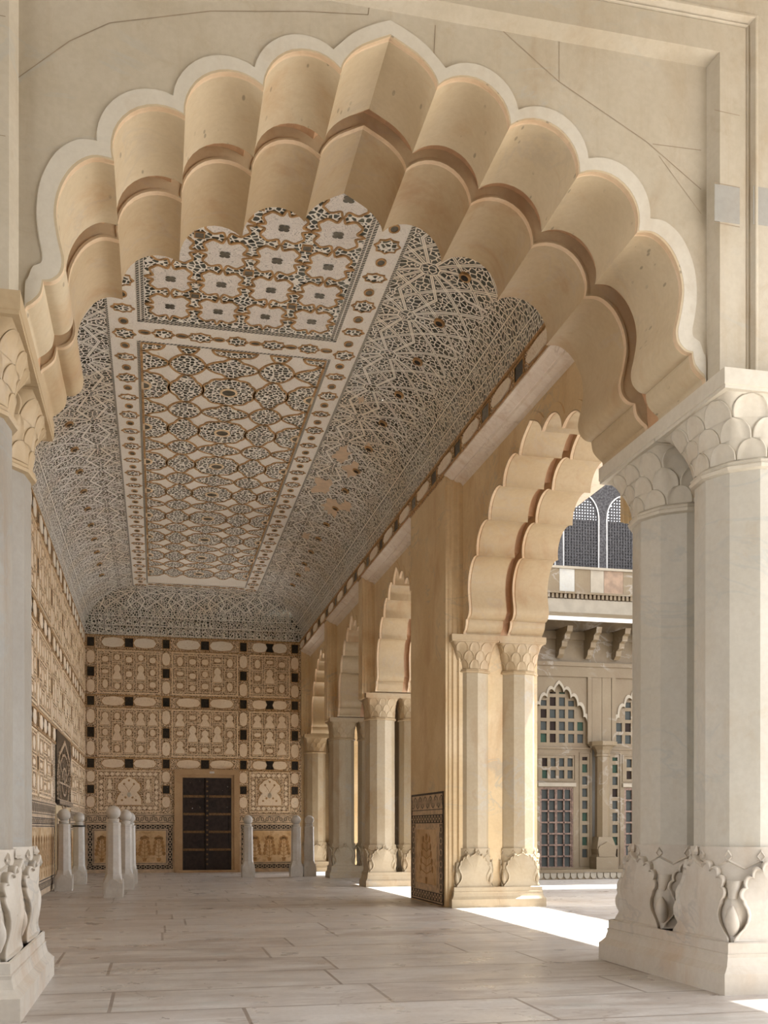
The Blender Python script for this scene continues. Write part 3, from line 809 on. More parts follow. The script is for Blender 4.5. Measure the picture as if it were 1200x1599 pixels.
# lower panels with a cusped niche each side of the door
for (a0, a1) in (spans[0], spans[2]):
    mb = MB(); b0, b1 = 1.68, 2.90
    mb.use('gold_pale').frame(a0, a1, b0, b1, .03, mpE, 0, .02)
    mb.use('mosaic_wall').rect(a0+.03, a1-.03, b0+.03, b1-.03, mpE, 0, .008)
    k = 0; a = a0+.12
    while a < a1-.05:
        for bb in (b0+.11, b1-.11):
            mb.use('cream_relief').poly([(a-.07, bb), (a, bb-.06), (a+.07, bb), (a, bb+.06)], mpE, .012)
        a += .155
    b = b0+.26
    while b < b1-.2:
        for aa in (a0+.12, a1-.12):
            mb.use('cream_relief').poly([(aa-.06, b), (aa, b-.07), (aa+.06, b), (aa, b+.07)], mpE, .012)
        b += .155
    mb.use('gold_pale').frame(a0+.2, a1-.2, b0+.2, b1-.2, .02, mpE, 0, .02)
    cx = (a0+a1)/2
    P = [(0, .42), (.08, .36), (.17, .33), (.24, .24), (.30, .20), (.33, .08), (.28, .0), (.22, -.04), (.30, -.14), (.35, -.26), (.35, -.42)]
    L_ = [(cx+x, 2.30+y) for x, y in P]+[(cx-x, 2.30+y) for x, y in reversed(P)]
    mb.use('gold').poly(offset(L_, .03), mpE, .012); mb.use('cream_relief').prism(L_, mpE, .01, .022)
    mb.use('gold')
    for dx_, dz_ in ((0, .30), (-.14, .20), (.14, .20), (-.2, -.28), (.2, -.28), (-.1, -.2), (.1, -.2)): mb.add([mpE(cx+dx_+.035*cos(t), 2.30+dz_+.035*sin(t), .024) for t in [i*pi/3 for i in range(6)]], [tuple(range(6))])
    pline(mb, [(cx-.14, 2.48), (cx-.05, 2.36), (cx, 2.26), (cx+.05, 2.36), (cx+.14, 2.48)], .014, mpE, .024)
    mb.use('shine').add([mpE(cx+.055*cos(t), 2.18+.08*sin(t), .03) for t in [i*pi/4 for i in range(8)]], [tuple(range(8))])
    if a1-a0 > 1.5:
        for s_ in (-1, 1):
            for q in (2.1, 2.5):
                mb.use('gold_pale').frame(cx+s_*.55-.11, cx+s_*.55+.11, q-.18, q+.18, .015, mpE, 0, .018)
                mb.use('cream_relief').prism(vase(cx+s_*.55, q, .17, .30), mpE, .008, .016)
    mb.build('niche_relief', wall_end)
mb = MB(); dado(mb, GX0+.02, .52, zE, mpE); dado(mb, 2.44, GX1-.05, zE, mpE); mb.build('dado', wall_end)
# door in the end wall
door = MB().use('frame_stone')
for (x0, x1, z0, z1, d) in ((.52, .68, zE, 2.79, .10), (2.28, 2.44, zE, 2.79, .10), (.52, 2.44, 2.79, 2.95, .10), (.66, .76, zE, 2.70, .05), (2.20, 2.30, zE, 2.70, .05), (.66, 2.30, 2.70, 2.82, .05)):
    door.box(x0, x1, GY1-d, GY1+.05, z0, z1)
door.box(.6, 2.36, GY1-.25, GY1, zE, zE+.07)
door_1 = struct(door.build('door_1'))
for s_, (x0, x1) in enumerate(((.76, 1.47), (1.49, 2.20))):
    mb = MB().use('darkwood'); mb.box(x0, x1, GY1-.03, GY1+.02, zE+.07, 2.70)
    for q in (0, 1): mb.box(x0+(x1-x0-.07)*q, x0+(x1-x0-.07)*q+.07, GY1-.05, GY1-.03, zE+.07, 2.70)
    zz = zE+.07
    lf = mb.build('door_leaf', door_1)
    mb = MB().use('bronze')
    for k in range(4):
        z = .52+k*.53
        mb.box(x0+.02, x1-.06 if s_ == 0 else x1-.02, GY1-.06, GY1-.05, z, z+.07)
        for j in range(5): mb.box(x0+.09+j*.125, x0+.12+j*.125, GY1-.075, GY1-.06, z+.02, z+.05)
    mb.build('bronze_band', lf)
    mb = MB().use('iron'); hx = x1-.17 if s_ == 0 else x0+.17
    ring = [(hx+.06*cos(t), 1.9+.06*sin(t)) for t in [i*2*pi/16 for i in range(16)]]
    mb.rim(ring, mpE, .02, .05, .075); mb.build('ring_handle', lf)
mb = MB().use('darkwood'); mb.box(1.43, 1.53, GY1-.09, GY1-.03, zE+.07, 2.70); mb.use('bronze')
for k in range(18): mb.box(1.455, 1.505, GY1-.105, GY1-.09, .1+k*.145, .15+k*.145)
mb.build('centre_rail', door_1)
mb = MB().use('whitewash'); mb.box(1.55, 1.69, GY1-.12, GY1-.10, 2.83, 2.89); mb.build('number_plate', door_1)

# left wall
mpL = lambda a, b, c: (GX0+c, a, b)
wl = MB().use('pier'); wl.box(GX0-.5, GX0-.02, YB, GY1+.3, -.2, 8.3); wall_left = struct(wl.build('wall_left'))
mb = MB()
colsL = []; spansL = []
y = 30.9
bayL = 2.42
while y > 9.2: colsL.append(y); y -= bayL
colsL = colsL[::-1]
for i in range(len(colsL)-1): spansL.append((colsL[i]+.16, colsL[i+1]-.16))
decorated(mb, spansL, colsL, mpL)
mb.build('mirror_panel', wall_left)
mb = MB()
for i, (a0, a1) in enumerate(spansL):
    niche_panel(mb, a0, a1, 5.16, 6.43, 5, mpL, i, True); niche_panel(mb, a0, a1, 3.31, 4.72, 5, mpL, i+3, True)
    if not (22.2 < (a0+a1)/2 < 25.6): niche_panel(mb, a0, a1, 1.76, 2.90, 3, mpL, i+5, True)
mb.build('niche_relief', wall_left)
mb = MB()
for (a0, a1, zb) in ((9.5, 15.5, 0), (15.5, 22.0, -.03), (25.7, 31.0, -.1)): dado(mb, a0, a1, zb, mpL)
mb.build('dado', wall_left)
# arched window in left wall
wn = MB(); y0, y1, zb, zt = 22.1, 25.6, 1.72, 3.05
wn.use('mirror_dark').rect(y0, y1, zb, zt+.2, mpL, 0, .03)
ap = [(y0+.15, zb+.05), (y1-.15, zb+.05), (y1-.15, zb+.7), (y1-.5, zb+1.05), ((y0+y1)/2, zb+1.38), (y0+.5, zb+1.05), (y0+.15, zb+.7)]
wn.use('mosaic_wall').rim(ap, mpL, .10, .03, .05)
ctr = (y0+y1)/2
for k in range(7):
    t = k*pi/6; seg_p = (ctr+.0, zb+.45)
    wn.use('mosaic_wall'); seg(wn, seg_p, (ctr+1.45*cos(t), zb+.45+.85*sin(t)), .04, mpL, .045)
for rr in (.5, 1.0):
    wn.rim(shape(lambda t: (ctr+rr*cos(t)*1.2, zb+.5+rr*.6*sin(t)), 24), mpL, .05, .03, .045)
chain(wn, y0, y1, zb-.02, zb+.07, mpL, .09)
chain(wn, y1-.16, y1, zb+.1, zt+.1, mpL, .04, False)
wn.use('pier').rect(y0, y1, -.05, zb-.04, mpL, 0, .02)
wn2 = wn; chain(wn, y1-.25, y1-.1, .1, 1.5, mpL, .03, False); chain(wn, y0+.1, y0+.25, .1, 1.5, mpL, .03, False)
struct(wn.build('window_1'))
# iron hook on the left wall
mb = MB().use('iron'); mb.box(GX0, GX0+.09, 16.95, 16.99, 4.33, 4.37); mb.box(GX0+.06, GX0+.09, 16.7, 16.99, 4.33, 4.36); mb.box(GX0+.06, GX0+.09, 16.95, 16.99, 4.20, 4.35)
tag(mb.build('iron_hook'), 'small black iron hook high on the inlaid left wall', 'hook')

# ---------------------------------------------------------------- right arcade wall
WX0, WXR, WX1 = 4.30, 4.55, 5.80
bays = [(12.05, 2.88, 4.13, 9.0, 15.03), (19.36, 1.96, 4.10, 17.20, 21.50), (24.02, 1.94, 4.06, 21.90, 26.15), (28.68, 1.94, 4.03, 26.55, 30.9)]
mb = MB()
mb.use('pier').box(WX0+.02, WX1, YB-.05, GY1+.02, 6.57, 8.3)
for (c, hw, zs, r0, r1) in bays: pass
# flat faces of the piers
for (y0, y1) in ((15.03, 17.20), (21.50, 21.90), (26.15, 26.55), (30.90, 31.1)):
    mb.use('pier').box(WX0, WX1-.02, y0, y1, fz(y1)-.02 if y0 < 16 else 3.98, 6.58)
mb.use('pier').box(WX0+.05, WX1-.02, YB-.05, 9.12, 4.5, 6.58)
for i, (c, hw, zs, r0, r1) in enumerate(bays):
    sx_ = hw/2.44; szz = (6.27-zs)/2.16
    top = 6.6
    B = [(c+a, zs+z) for a, z in full(HB, sx_, szz)]
    B[0] = (B[0][0], zs); B[-1] = (B[-1][0], zs)
    e0, e1 = min(r0, B[0][0]-.02), max(r1, B[-1][0]+.02)
    mb.use('pier').poly(B+[(e1, zs), (e1, top), (e0, top), (e0, zs)], lambda a, b, cc: (WXR, a, b), 0)
    mb.use('column2').poly(B+[(e1, zs), (e1, 8.2), (e0, 8.2), (e0, zs)], lambda a, b, cc: (WX1, a, b), 0)
wall_right = struct(mb.build('wall_right'))
# moulded soffit (pale cornice) and moulded reveals of every recess
mb = MB(); mv = MB().use('pier')
for (c, hw, zs, r0, r1) in bays:
    prof = [(WX0-.025, 6.60), (WX0-.025, 6.565), (WX0+.02, 6.55), (WX0+.10, 6.49), (WX0+.12, 6.495), (WX0+.135, 6.47), (WX0+.22, 6.44), (WXR, 6.40)]
    mb.use('cornice').grid([[(x, r0, z), (x, r1, z)] for x, z in prof])
    for rr, sg in ((r1, -1), (r0, 1)):
        pr = [(WX0, .006), (WX0+.03, .006), (WX0+.05, .025), (WX0+.09, .025), (WX0+.11, .05), (WX0+.17, .05), (WX0+.19, .08), (WXR, .08)]
        mv.grid([[(x, rr+sg*d, fz(rr) if 15 < rr < 17.5 else zs-.03), (x, rr+sg*d, 6.5)] for x, d in pr])
mb.build('cornice', wall_right); mv.build('reveal_moulding', wall_right)
# frieze above: cartouches and dark squares
mb = MB(); mpR = lambda a, b, c: (WX0-c, a, b)
mb.use('mosaic_brown').rect(YB, GY1, 6.57, 6.88, mpR, -.02, .006)
mb.use('gold').rect(YB, GY1, 6.585, 6.61, mpR, 0, .03); mb.use('gold').rect(YB, GY1, 6.86, 6.90, mpR, 0, .03)
y = 9.0; k = 0
while y < 30.8:
    mb.use('mirror_dark' if k % 3 else 'mirror_grey').rect(y, y+.30, 6.63, 6.84, mpR, 0, .014); mb.use('gold').frame(y-.02, y+.32, 6.62, 6.85, .02, mpR, 0, .022)
    L_ = cartouche(y+.80, 6.735, .38, .095)
    mb.use('gold').poly(offset(L_, .02), mpR, .012); mb.use('white_relief').prism(L_, mpR, .008, .03)
    y += 1.30; k += 1
mb.build('frieze', wall_right)
# inlaid dado panel on the wide pier
mb = MB(); zb = fz(16)
omega(mb, 15.14, 17.08, zb+1.50, zb+1.76, mpR, .012)
mb.use('inlay_light').rect(15.12, 17.1, zb+.02, zb+1.50, mpR, 0, .006)
chain(mb, 15.16, 17.06, zb+1.28, zb+1.44, mpR, .012); chain(mb, 15.16, 17.06, zb+.05, zb+.21, mpR, .012)
chain(mb, 15.16, 15.34, zb+.21, zb+1.28, mpR, .012, False); chain(mb, 16.88, 17.06, zb+.21, zb+1.28, mpR, .012, False)
mb.use('inlay_light').frame(15.42, 16.80, zb+.28, zb+1.22, .03, mpR, 0, .03)
mb.use('amber').rect(15.45, 16.77, zb+.31, zb+1.19, mpR, 0, .014); mb.use('brownspot'); plant(mb, 16.1, zb+.72, .9, .7, mpR, .018)
mb.use('inlay_dark').frame(15.12, 17.1, zb+.02, zb+1.78, .02, mpR, 0, .018)
mb.build('inlaid_dado', wall_right)
# the four arches of the arcade
alabels = ['cusped marble arch of the right arcade nearest the camera, widest of that row', 'narrow cusped arch of the right arcade, just beyond the wide inlaid pier',
           'cusped arch of the right arcade, third from the camera', 'farthest cusped arch of the right arcade, next to the end wall']
for i, (c, hw, zs, r0, r1) in enumerate(bays):
    sx_ = hw/2.44; szz = (6.27-zs)/2.16
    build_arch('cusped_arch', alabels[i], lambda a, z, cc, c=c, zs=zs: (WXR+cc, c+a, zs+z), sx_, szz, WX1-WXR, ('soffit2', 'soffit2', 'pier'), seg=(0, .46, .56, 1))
for o in list(COL.objects):
    if o.type == 'MESH' and o.name.split('.')[0] in ('front_soffit', 'rear_soffit', 'mirrored_cove'): crease(o)

# roofs, eaves, and unseen hall walls added to cut light on the front wall
mb = MB().use('wall'); mb.box(-8, 5.9, -9, YF+.1, 8.6, 8.9); mb.box(-8, 5.9, -9.2, -9, 0, 8.6); mb.box(-8, -7.8, -9, 0, 0, 8.6); mb.box(5.7, 5.9, -9, .5, 0, 8.6); mb.box(5.78, 5.9, -9, YF-.1, 7.3, 8.65); struct(mb.build('trim_1'))
mb = MB().use('wall'); mb.box(GX0-.5, 5.9, YB-.1, GY1+.5, 8.3, 8.6); struct(mb.build('trim_2'))
mb = MB().use('cornice')
for (y0, y1, xt) in ((-9, 8.0, 6.80), (8.0, GY1+.5, 7.28)):
    mb.grid([[(5.79, y, 7.4), (xt, y, 6.98), (xt, y, 6.90), (5.79, y, 7.30)] for y in (y0, y1)])
struct(mb.build('trim_3'))

# ---------------------------------------------------------------- columns
def prof_interp(P, z):
    for i in range(len(P)-1):
        if P[i][0] <= z <= P[i+1][0]:
            t = (z-P[i][0])/(P[i+1][0]-P[i][0]); t2 = t*t*(3-2*t)
            return P[i][1]+(P[i+1][1]-P[i][1])*(t if len(P[i]) < 3 else t2)
    return P[-1][1]
def gon(phi, r, n=12, rot=0.0):
    a = (phi-rot) % (2*pi/n)-pi/n
    return r*cos(pi/n)/cos(a)
def sq(phi, h):
    a = (phi+pi/4) % (pi/2)-pi/4
    return h/cos(a)
def arcz(a_, b_): return arc(b_, a_, .30, 6)[::-1] if False else [(x, y/1.8) for x, y in arc((b_[0], b_[1]*1.8), (a_[0], a_[1]*1.8), .42, 8)][::-1]
def make_column(name, label, cx, cy, z0, r, hw, bh, zring, ztop, mat, bmat, group=None, halfs=(1, 1), cap='soffit2', join=''):
    """r shaft radius, hw half plinth, bh base height, zring neck ring height, ztop abacus top (all above z0)"""
    root = empty(name, (cx, cy, z0)); tag(root, label, 'column', group, 'thing')
    k = bh/1.06; q = hw/.535
    rot = radians(8)
    # plinth
    mb = MB().use(bmat)
    lev = [(0, .535), (.15, .535), (.16, .525), (.17, .515), (.20, .49), (.26, .475), (.285, .478), (.29, .468), (.30, .468), (.36, .468), (.37, .455)]
    def hx(h, sg, ax): return (.535 if (ax+('+' if sg > 0 else '-')) in join else h)*q*sg
    rows = [[(hx(h, sx_, 'x'), hx(h, sy_, 'y'), z*k) for sx_, sy_ in ((-1, -1), (1, -1), (1, 1), (-1, 1))] for z, h in lev]
    mb.grid(rows, closed=True); mb.build('plinth', root)
    # base body
    PB = [(.36, .40), (.45, .385), (.52, .40), (.68, .425), (.85, .42), (1.06, .42)]
    def R(phi, z):        # z in template units
        t = min(1, max(0, (z-.55)/.40)); t = t*t*(3-2*t)
        return ((1-t)*sq(phi, prof_interp(PB, z))+t*gon(phi, .445*(r/q)/.42*1.0, 12, rot))*q
    mb = MB().use(bmat); mb.smooth = True
    N = 48
    rows = [[(R(2*pi*j/N, z)*cos(2*pi*j/N), R(2*pi*j/N, z)*sin(2*pi*j/N), z*k) for j in range(N)] for z in [.36+.7*i/16 for i in range(17)]]
    mb.grid(rows, closed=True)
    top = rows[-1]; mb.smooth = False
    mb.grid([top, [(p[0]*.9, p[1]*.9, p[2]) for p in top]], closed=True)
    mb.build('base', root)
    # cusped petal panels on the four faces
    right = [(.60, .362), (.97, .362), (.955, .39), (.90, .425), (.82, .465), (.765, .51), (.745, .56), (.775, .61), (.825, .645), (.835, .675)]
    cuspP = [(.835, .675), (.80, .765), (.68, .845), (.50, .895), (.30, .925)]
    for a_, b_ in zip(cuspP[:-1], cuspP[1:]): right += [(p[0], p[1]) for p in arcz(a_, b_)][1:]
    right += [(.21, .945), (.12, .955), (.05, .975), (0, 1.0)]
    outl = [(0, .362), (.3, .362)]+right
    outl = outl+[(-a, b) for a, b in reversed(outl[1:-1])]
    for f in range(4):
        mb = MB().use(bmat); mb.smooth = True
        ang = f*pi/2
        rows = []
        for sc_, of in ((1, -.02), (1, .040), (.99, .052), (.965, .056), (.94, .052), (.925, .036), (.915, .034), (.90, .034), (.6, .034), (.3, .034), (.02, .034)):
            row = []
            for u, z in outl:
                uu = u*sc_; zz = .62+(z-.62)*sc_
                phi = ang+uu*pi/4; rr = R(phi, min(1.06, zz))+of*q
                row.append((rr*cos(phi), rr*sin(phi), zz*k))
            rows.append(row)
        mb.grid(rows, closed=True)
        # little bud over the petal tip
        zt = .985
        bud = [(0, .0), (.045, .035), (.0, .085), (-.045, .035)]
        vs_ = []
        for u, dz in bud:
            phi = ang+u*1.2; rr = R(phi, min(1.06, zt+dz))+.02*q; vs_.append((rr*cos(phi), rr*sin(phi), (zt+dz)*k))
        phi = ang; rr = R(phi, zt)+.045*q; vs_.append((rr*cos(phi), rr*sin(phi), (zt+.035)*k))
        mb.smooth = False
        mb.add(vs_, [(0, 1, 4), (1, 2, 4), (2, 3, 4), (3, 0, 4)])
        mb.build('petal_panel', root)
    # corner buds (tear drops between the petals) and collar chevrons
    for f in range(4):
        mb = MB().use(bmat); mb.smooth = True
        ang = pi/4+f*pi/2
        rows = []
        for i in range(11):
            t = i/10; z = .40+.27*t
            rr = (.052*sin(pi*min(1, t*1.15))**.8*(1-.45*t)+.010)*q
            cxr = R(ang, z)-.02*q
            rows.append([((cxr+rr*cos(b))*cos(ang)-rr*sin(b)*sin(ang), (cxr+rr*cos(b))*sin(ang)+rr*sin(b)*cos(ang), z*k) for b in [j*2*pi/10 for j in range(10)]])
        mb.grid(rows, closed=True)
        rows = []
        for i in range(8):
            t = i/7; z = .68+.13*t; rr = (.03+.03*t)*q; cxr = R(ang, z)-.025*q
            rows.append([((cxr+rr*cos(b))*cos(ang)-rr*sin(b)*sin(ang), (cxr+rr*cos(b))*sin(ang)+rr*sin(b)*cos(ang), z*k) for b in [j*2*pi/10 for j in range(10)]])
        mb.grid(rows, closed=True); mb.build('corner_bud', root)
    mb = MB().use(bmat)
    for j in range(12):
        a0 = rot+j*2*pi/12; a1 = a0+2*pi/12; am = (a0+a1)/2
        def P(phi, z, of): rr = R(phi, z)+of; return (rr*cos(phi), rr*sin(phi), z*k)
        for (p0, z0_, p1, z1_) in ((a0+.02, .955, am, .90), (am, .90, a1-.02, .955), (a0+.06, .99, a0, 1.03), (a0-.06, .99, a0, 1.03), (a0+.06, .99, a0, .955), (a0-.06, .99, a0, .955)):
            th = .012
            mb.add([P(p0, z0_-th, .0), P(p0, z0_, .009*q+.004), P(p0, z0_+th, 0), P(p1, z1_-th, 0), P(p1, z1_, .009*q+.004), P(p1, z1_+th, 0)], [(0, 3, 4, 1), (1, 4, 5, 2)])
    mb.build('collar_relief', root)
    # shaft
    mb = MB().use(mat)
    def ringp(rr, z, n=12): return [(rr*cos(rot+j*2*pi/n), rr*sin(rot+j*2*pi/n), z) for j in range(n)]
    mb.grid([ringp(r*1.0, bh), ringp(r*.985, zring)], closed=True)
    mb.build('shaft', root)
    # neck ring + capital
    ca = ztop-.14*q
    mb = MB().use(cap)
    hr = .075*q
    mb.grid([ringp(r*.985, zring-.01), ringp(r*1.07, zring), ringp(r*1.09, zring+hr*.3), ringp(r*1.05, zring+hr*.5), ringp(r*1.07, zring+hr*.7), ringp(r*1.0, zring+hr)], closed=True)
    mb.build('neck_ring', root)
    zc0 = zring+hr; H = ca-zc0
    def C(phi, t):
        g = gon(phi, r, 12, rot); s_ = sq(phi, hw*.985)
        e = 1-sqrt(max(0, 1-(t*.97)**2.0))          # quick outward flare near the top
        e = .30*t+.70*e
        m_ = t**1.4
        tgt = s_*(1-.12*(1-m_)*0)
        return g+(tgt-g)*e
    def CPt(phi, t, of): rr = C(phi, t)+of; return (rr*cos(phi), rr*sin(phi), zc0+H*t)
    mb = MB().use(cap); mb.smooth = True; N = 72
    mb.grid([[CPt(2*pi*j/N+1e-4, i/14, 0) for j in range(N)] for i in range(15)], closed=True)
    mb.smooth = True
    rowsN = 12
    for rw, (t0, t1) in enumerate(((0.0, .33), (.325, .655), (.65, .985))):
        for j in range(rowsN):
            pc = (j+(.5 if rw % 2 else 0))*2*pi/rowsN+(0)
            corner = rw == 2 and j % 3 == 1 and False
            wd = pi/rowsN*.97
            ns = 9
            rows = []
            for i in range(ns+1):
                t = i/ns; tt = t0+(t1-t0)*t
                w_ = wd*sqrt(max(0, 1-max(0, (t-.12)/.88)**2.1)) if t < 1 else 0
                row = []
                for s_, of in zip((-1, -1, -.90, -.80, -.4, 0, .4, .80, .90, 1, 1), (0, .011, .013, .003, .004, .005, .004, .003, .013, .011, 0)):
                    row.append(CPt(pc+s_*w_, min(.99, tt), (of+.003*(2-rw)*0)*q*1.0 if i < ns else (.010*q if abs(s_) < 1 else 0)))
                rows.append(row)
            mb.grid(rows)
    mb.build('capital', root)
    mb = MB().use('label' if mat == 'column' else cap)
    a_ = hw*1.0
    mb.grid([[(sx_*h, sy_*h, z) for sx_, sy_ in ((-1, -1), (1, -1), (1, 1), (-1, 1))] for z, h in ((ca-.005, a_*.9), (ca-.005, a_*.985), (ca+.02*q, a_*.985), (ca+.025*q, a_), (ztop, a_), (ztop, a_*.3))], closed=True)
    mb.build('abacus', root)
    return root
CZ = (1.06, 3.86, 4.50)
make_column('column', 'large pale marble column at the right edge, nearest the camera', 4.505, 7.16, 0, .42, .535, *CZ, 'column', 'base', 'large columns carrying the foreground arch', cap='label', join='x+y+')
make_column('column', 'large marble column just behind the nearest right-hand column, under the big arch', 4.505, 8.23, 0, .42, .535, *CZ, 'column', 'base', 'large columns carrying the foreground arch', cap='label', join='x+y-')
make_column('column', 'marble column outside the frame on the right, beside the nearest one', 5.575, 7.16, 0, .42, .535, *CZ, 'column', 'base', 'large columns carrying the foreground arch', cap='label', join='x-y+')
make_column('column', 'marble column hidden behind the right-hand foreground column', 5.575, 8.23, 0, .42, .535, *CZ, 'column', 'base', 'large columns carrying the foreground arch', cap='label', join='x-y-')
make_column('column', 'marble column at the lower left edge, nearest the camera', -1.352, 7.16, 0, .42, .535, *CZ, 'dimmed_column', 'base', 'large columns carrying the foreground arch', cap='soffit2', join='y+')
make_column('column', 'marble column at the left edge with a bare sliver of shaft beside the inlaid wall', -1.352, 8.23, 0, .42, .535, *CZ, 'dimmed_column', 'base', 'large columns carrying the foreground arch', cap='soffit2', join='y-')
plab = [('left column of the pair in front of the wide inlaid pier', 'right column of the pair in front of the wide inlaid pier'),
        ('column on the far side of the wide inlaid pier, gallery side', 'column on the far side of the wide inlaid pier, courtyard side'),
        ('left column of the second free pair along the arcade', 'right column of the second free pair along the arcade'),
        ('left column of the third free pair along the arcade', 'right column of the third free pair along the arcade'),
        ('last arcade column, standing against the end wall by two bollards', 'outer half-hidden column against the far end of the arcade')]
for i, yc in enumerate((15.22, 17.02, 21.70, 26.35, 31.0)):
    zb = fz(yc); zt = (4.13, 4.10, 4.10-zb-.04+.0, 4.06, 4.03)[i]
    zt = [4.13, 4.10, 4.08, 4.045, 4.03][i]-zb
    for j in (0, 1):
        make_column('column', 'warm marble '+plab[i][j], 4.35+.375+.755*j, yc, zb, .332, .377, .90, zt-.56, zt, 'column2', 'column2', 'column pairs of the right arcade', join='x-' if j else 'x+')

# ---------------------------------------------------------------- bollards
def make_bollard(x, y, label, band=False, g='marble bollards on the gallery floor'):
    z = fz(y); root = empty('bollard', (x, y, z)); tag(root, label, 'bollard', g)
    mb = MB().use('bollard')
    h = .165
    mb.grid([[(a*h_, b*h_, zz) for a, b in ((-1, -1), (1, -1), (1, 1), (-1, 1))] for zz, h_ in ((0, h), (.02, h), (.26, h*.97), (.30, h*.90))], closed=True)
    N = 32
    rows = []
    for i in range(6):
        t = i/5; zz = .28+.14*t
        rows.append([((sq(p, h*.93)*(1-t)+gon(p, .145, 8)*t)*cos(p), (sq(p, h*.93)*(1-t)+gon(p, .145, 8)*t)*sin(p), zz) for p in [2*pi*j/N for j in range(N)]])
    mb.grid(rows, closed=True)
    for f in range(4):
        ang = f*pi/2
        L_ = [(-.13, .04), (.13, .04), (.13, .20), (.11, .26), (.06, .31), (0, .335), (-.06, .31), (-.11, .26), (-.13, .20)]
        mp = lambda a, b, c, ang=ang: ((h*.985+c)*cos(ang)-a*sin(ang), (h*.985+c)*sin(ang)+a*cos(ang), b)
        mb.prism(L_, mp, -.03, .012)
    mb.build('base', root)
    mb = MB().use('bollard')
    mb.grid([[(gon(p, rr, 8)*cos(p), gon(p, rr, 8)*sin(p), zz) for p in [2*pi*j/32 for j in range(32)]] for zz, rr in ((.40, .138), (1.28, .124), (1.30, .130), (1.33, .130), (1.34, .10))], closed=True)
    mb.build('shaft', root)
    mb = MB().use('bollard'); mb.smooth = True
    pr = [(1.32, .10), (1.36, .095), (1.38, .105), (1.40, .095)]
    for i in range(13): t = -pi/2*.7+i/12*(pi/2*.7+pi/2); pr.append((1.51+.125*sin(t), max(.001, .125*cos(t))))
    mb.grid([[(rr*cos(2*pi*j/20), rr*sin(2*pi*j/20), zz) for j in range(20)] for zz, rr in pr], closed=True)
    mb.build('ball_finial', root)
    if band:
        mb = MB().use('iron'); mb.grid([[(rr*cos(2*pi*j/16), rr*sin(2*pi*j/16), zz) for j in range(16)] for zz, rr in ((1.30, .10), (1.30, .145), (1.335, .145), (1.335, .10))], closed=True); mb.build('iron_band', root)
    return root
for b in ((-.75, 18.9, 'nearest marble bollard, foremost of the row of three in the middle of the floor'), (-.62, 21.6, 'middle marble bollard of the row of three left of the door'),
          (-.60, 24.3, 'farthest marble bollard of the row of three left of the door'), (-1.80, 21.3, 'marble bollard against the left wall below the arched window, the nearer one'),
          (2.36, 27.2, 'single marble bollard just right of the dark door'), (3.64, 27.2, 'left bollard of the touching pair near the last column'), (4.0, 27.25, 'right bollard of the touching pair near the last column')):
    make_bollard(*b)
make_bollard(-1.72, 24.2, 'farther left-wall bollard with a black iron band round its neck', True)

# ---------------------------------------------------------------- courtyard building
FY = 24.0; gz = fz(FY)
bl = empty('palace_building', (10.5, FY, gz)); tag(bl, 'marble courtyard building with lattice windows and dark pierced parapet beyond the arcade', 'building')
O = (10.5, FY, gz)
mpB = lambda a, b, c: (a, FY-c, b)
def part(mb, name, parent=None):
    local(mb, O); o = mb.build(name, parent or bl); return o
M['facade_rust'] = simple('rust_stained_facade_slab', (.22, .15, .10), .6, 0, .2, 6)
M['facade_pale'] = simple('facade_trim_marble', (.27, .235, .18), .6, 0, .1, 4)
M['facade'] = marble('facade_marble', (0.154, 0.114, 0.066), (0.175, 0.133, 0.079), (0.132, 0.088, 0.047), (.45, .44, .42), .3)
BAY = 2.28; C1 = 9.80
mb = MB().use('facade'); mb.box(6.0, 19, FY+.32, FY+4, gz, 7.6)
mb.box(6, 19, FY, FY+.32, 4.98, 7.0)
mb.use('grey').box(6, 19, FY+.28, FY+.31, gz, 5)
part(mb, 'wall')
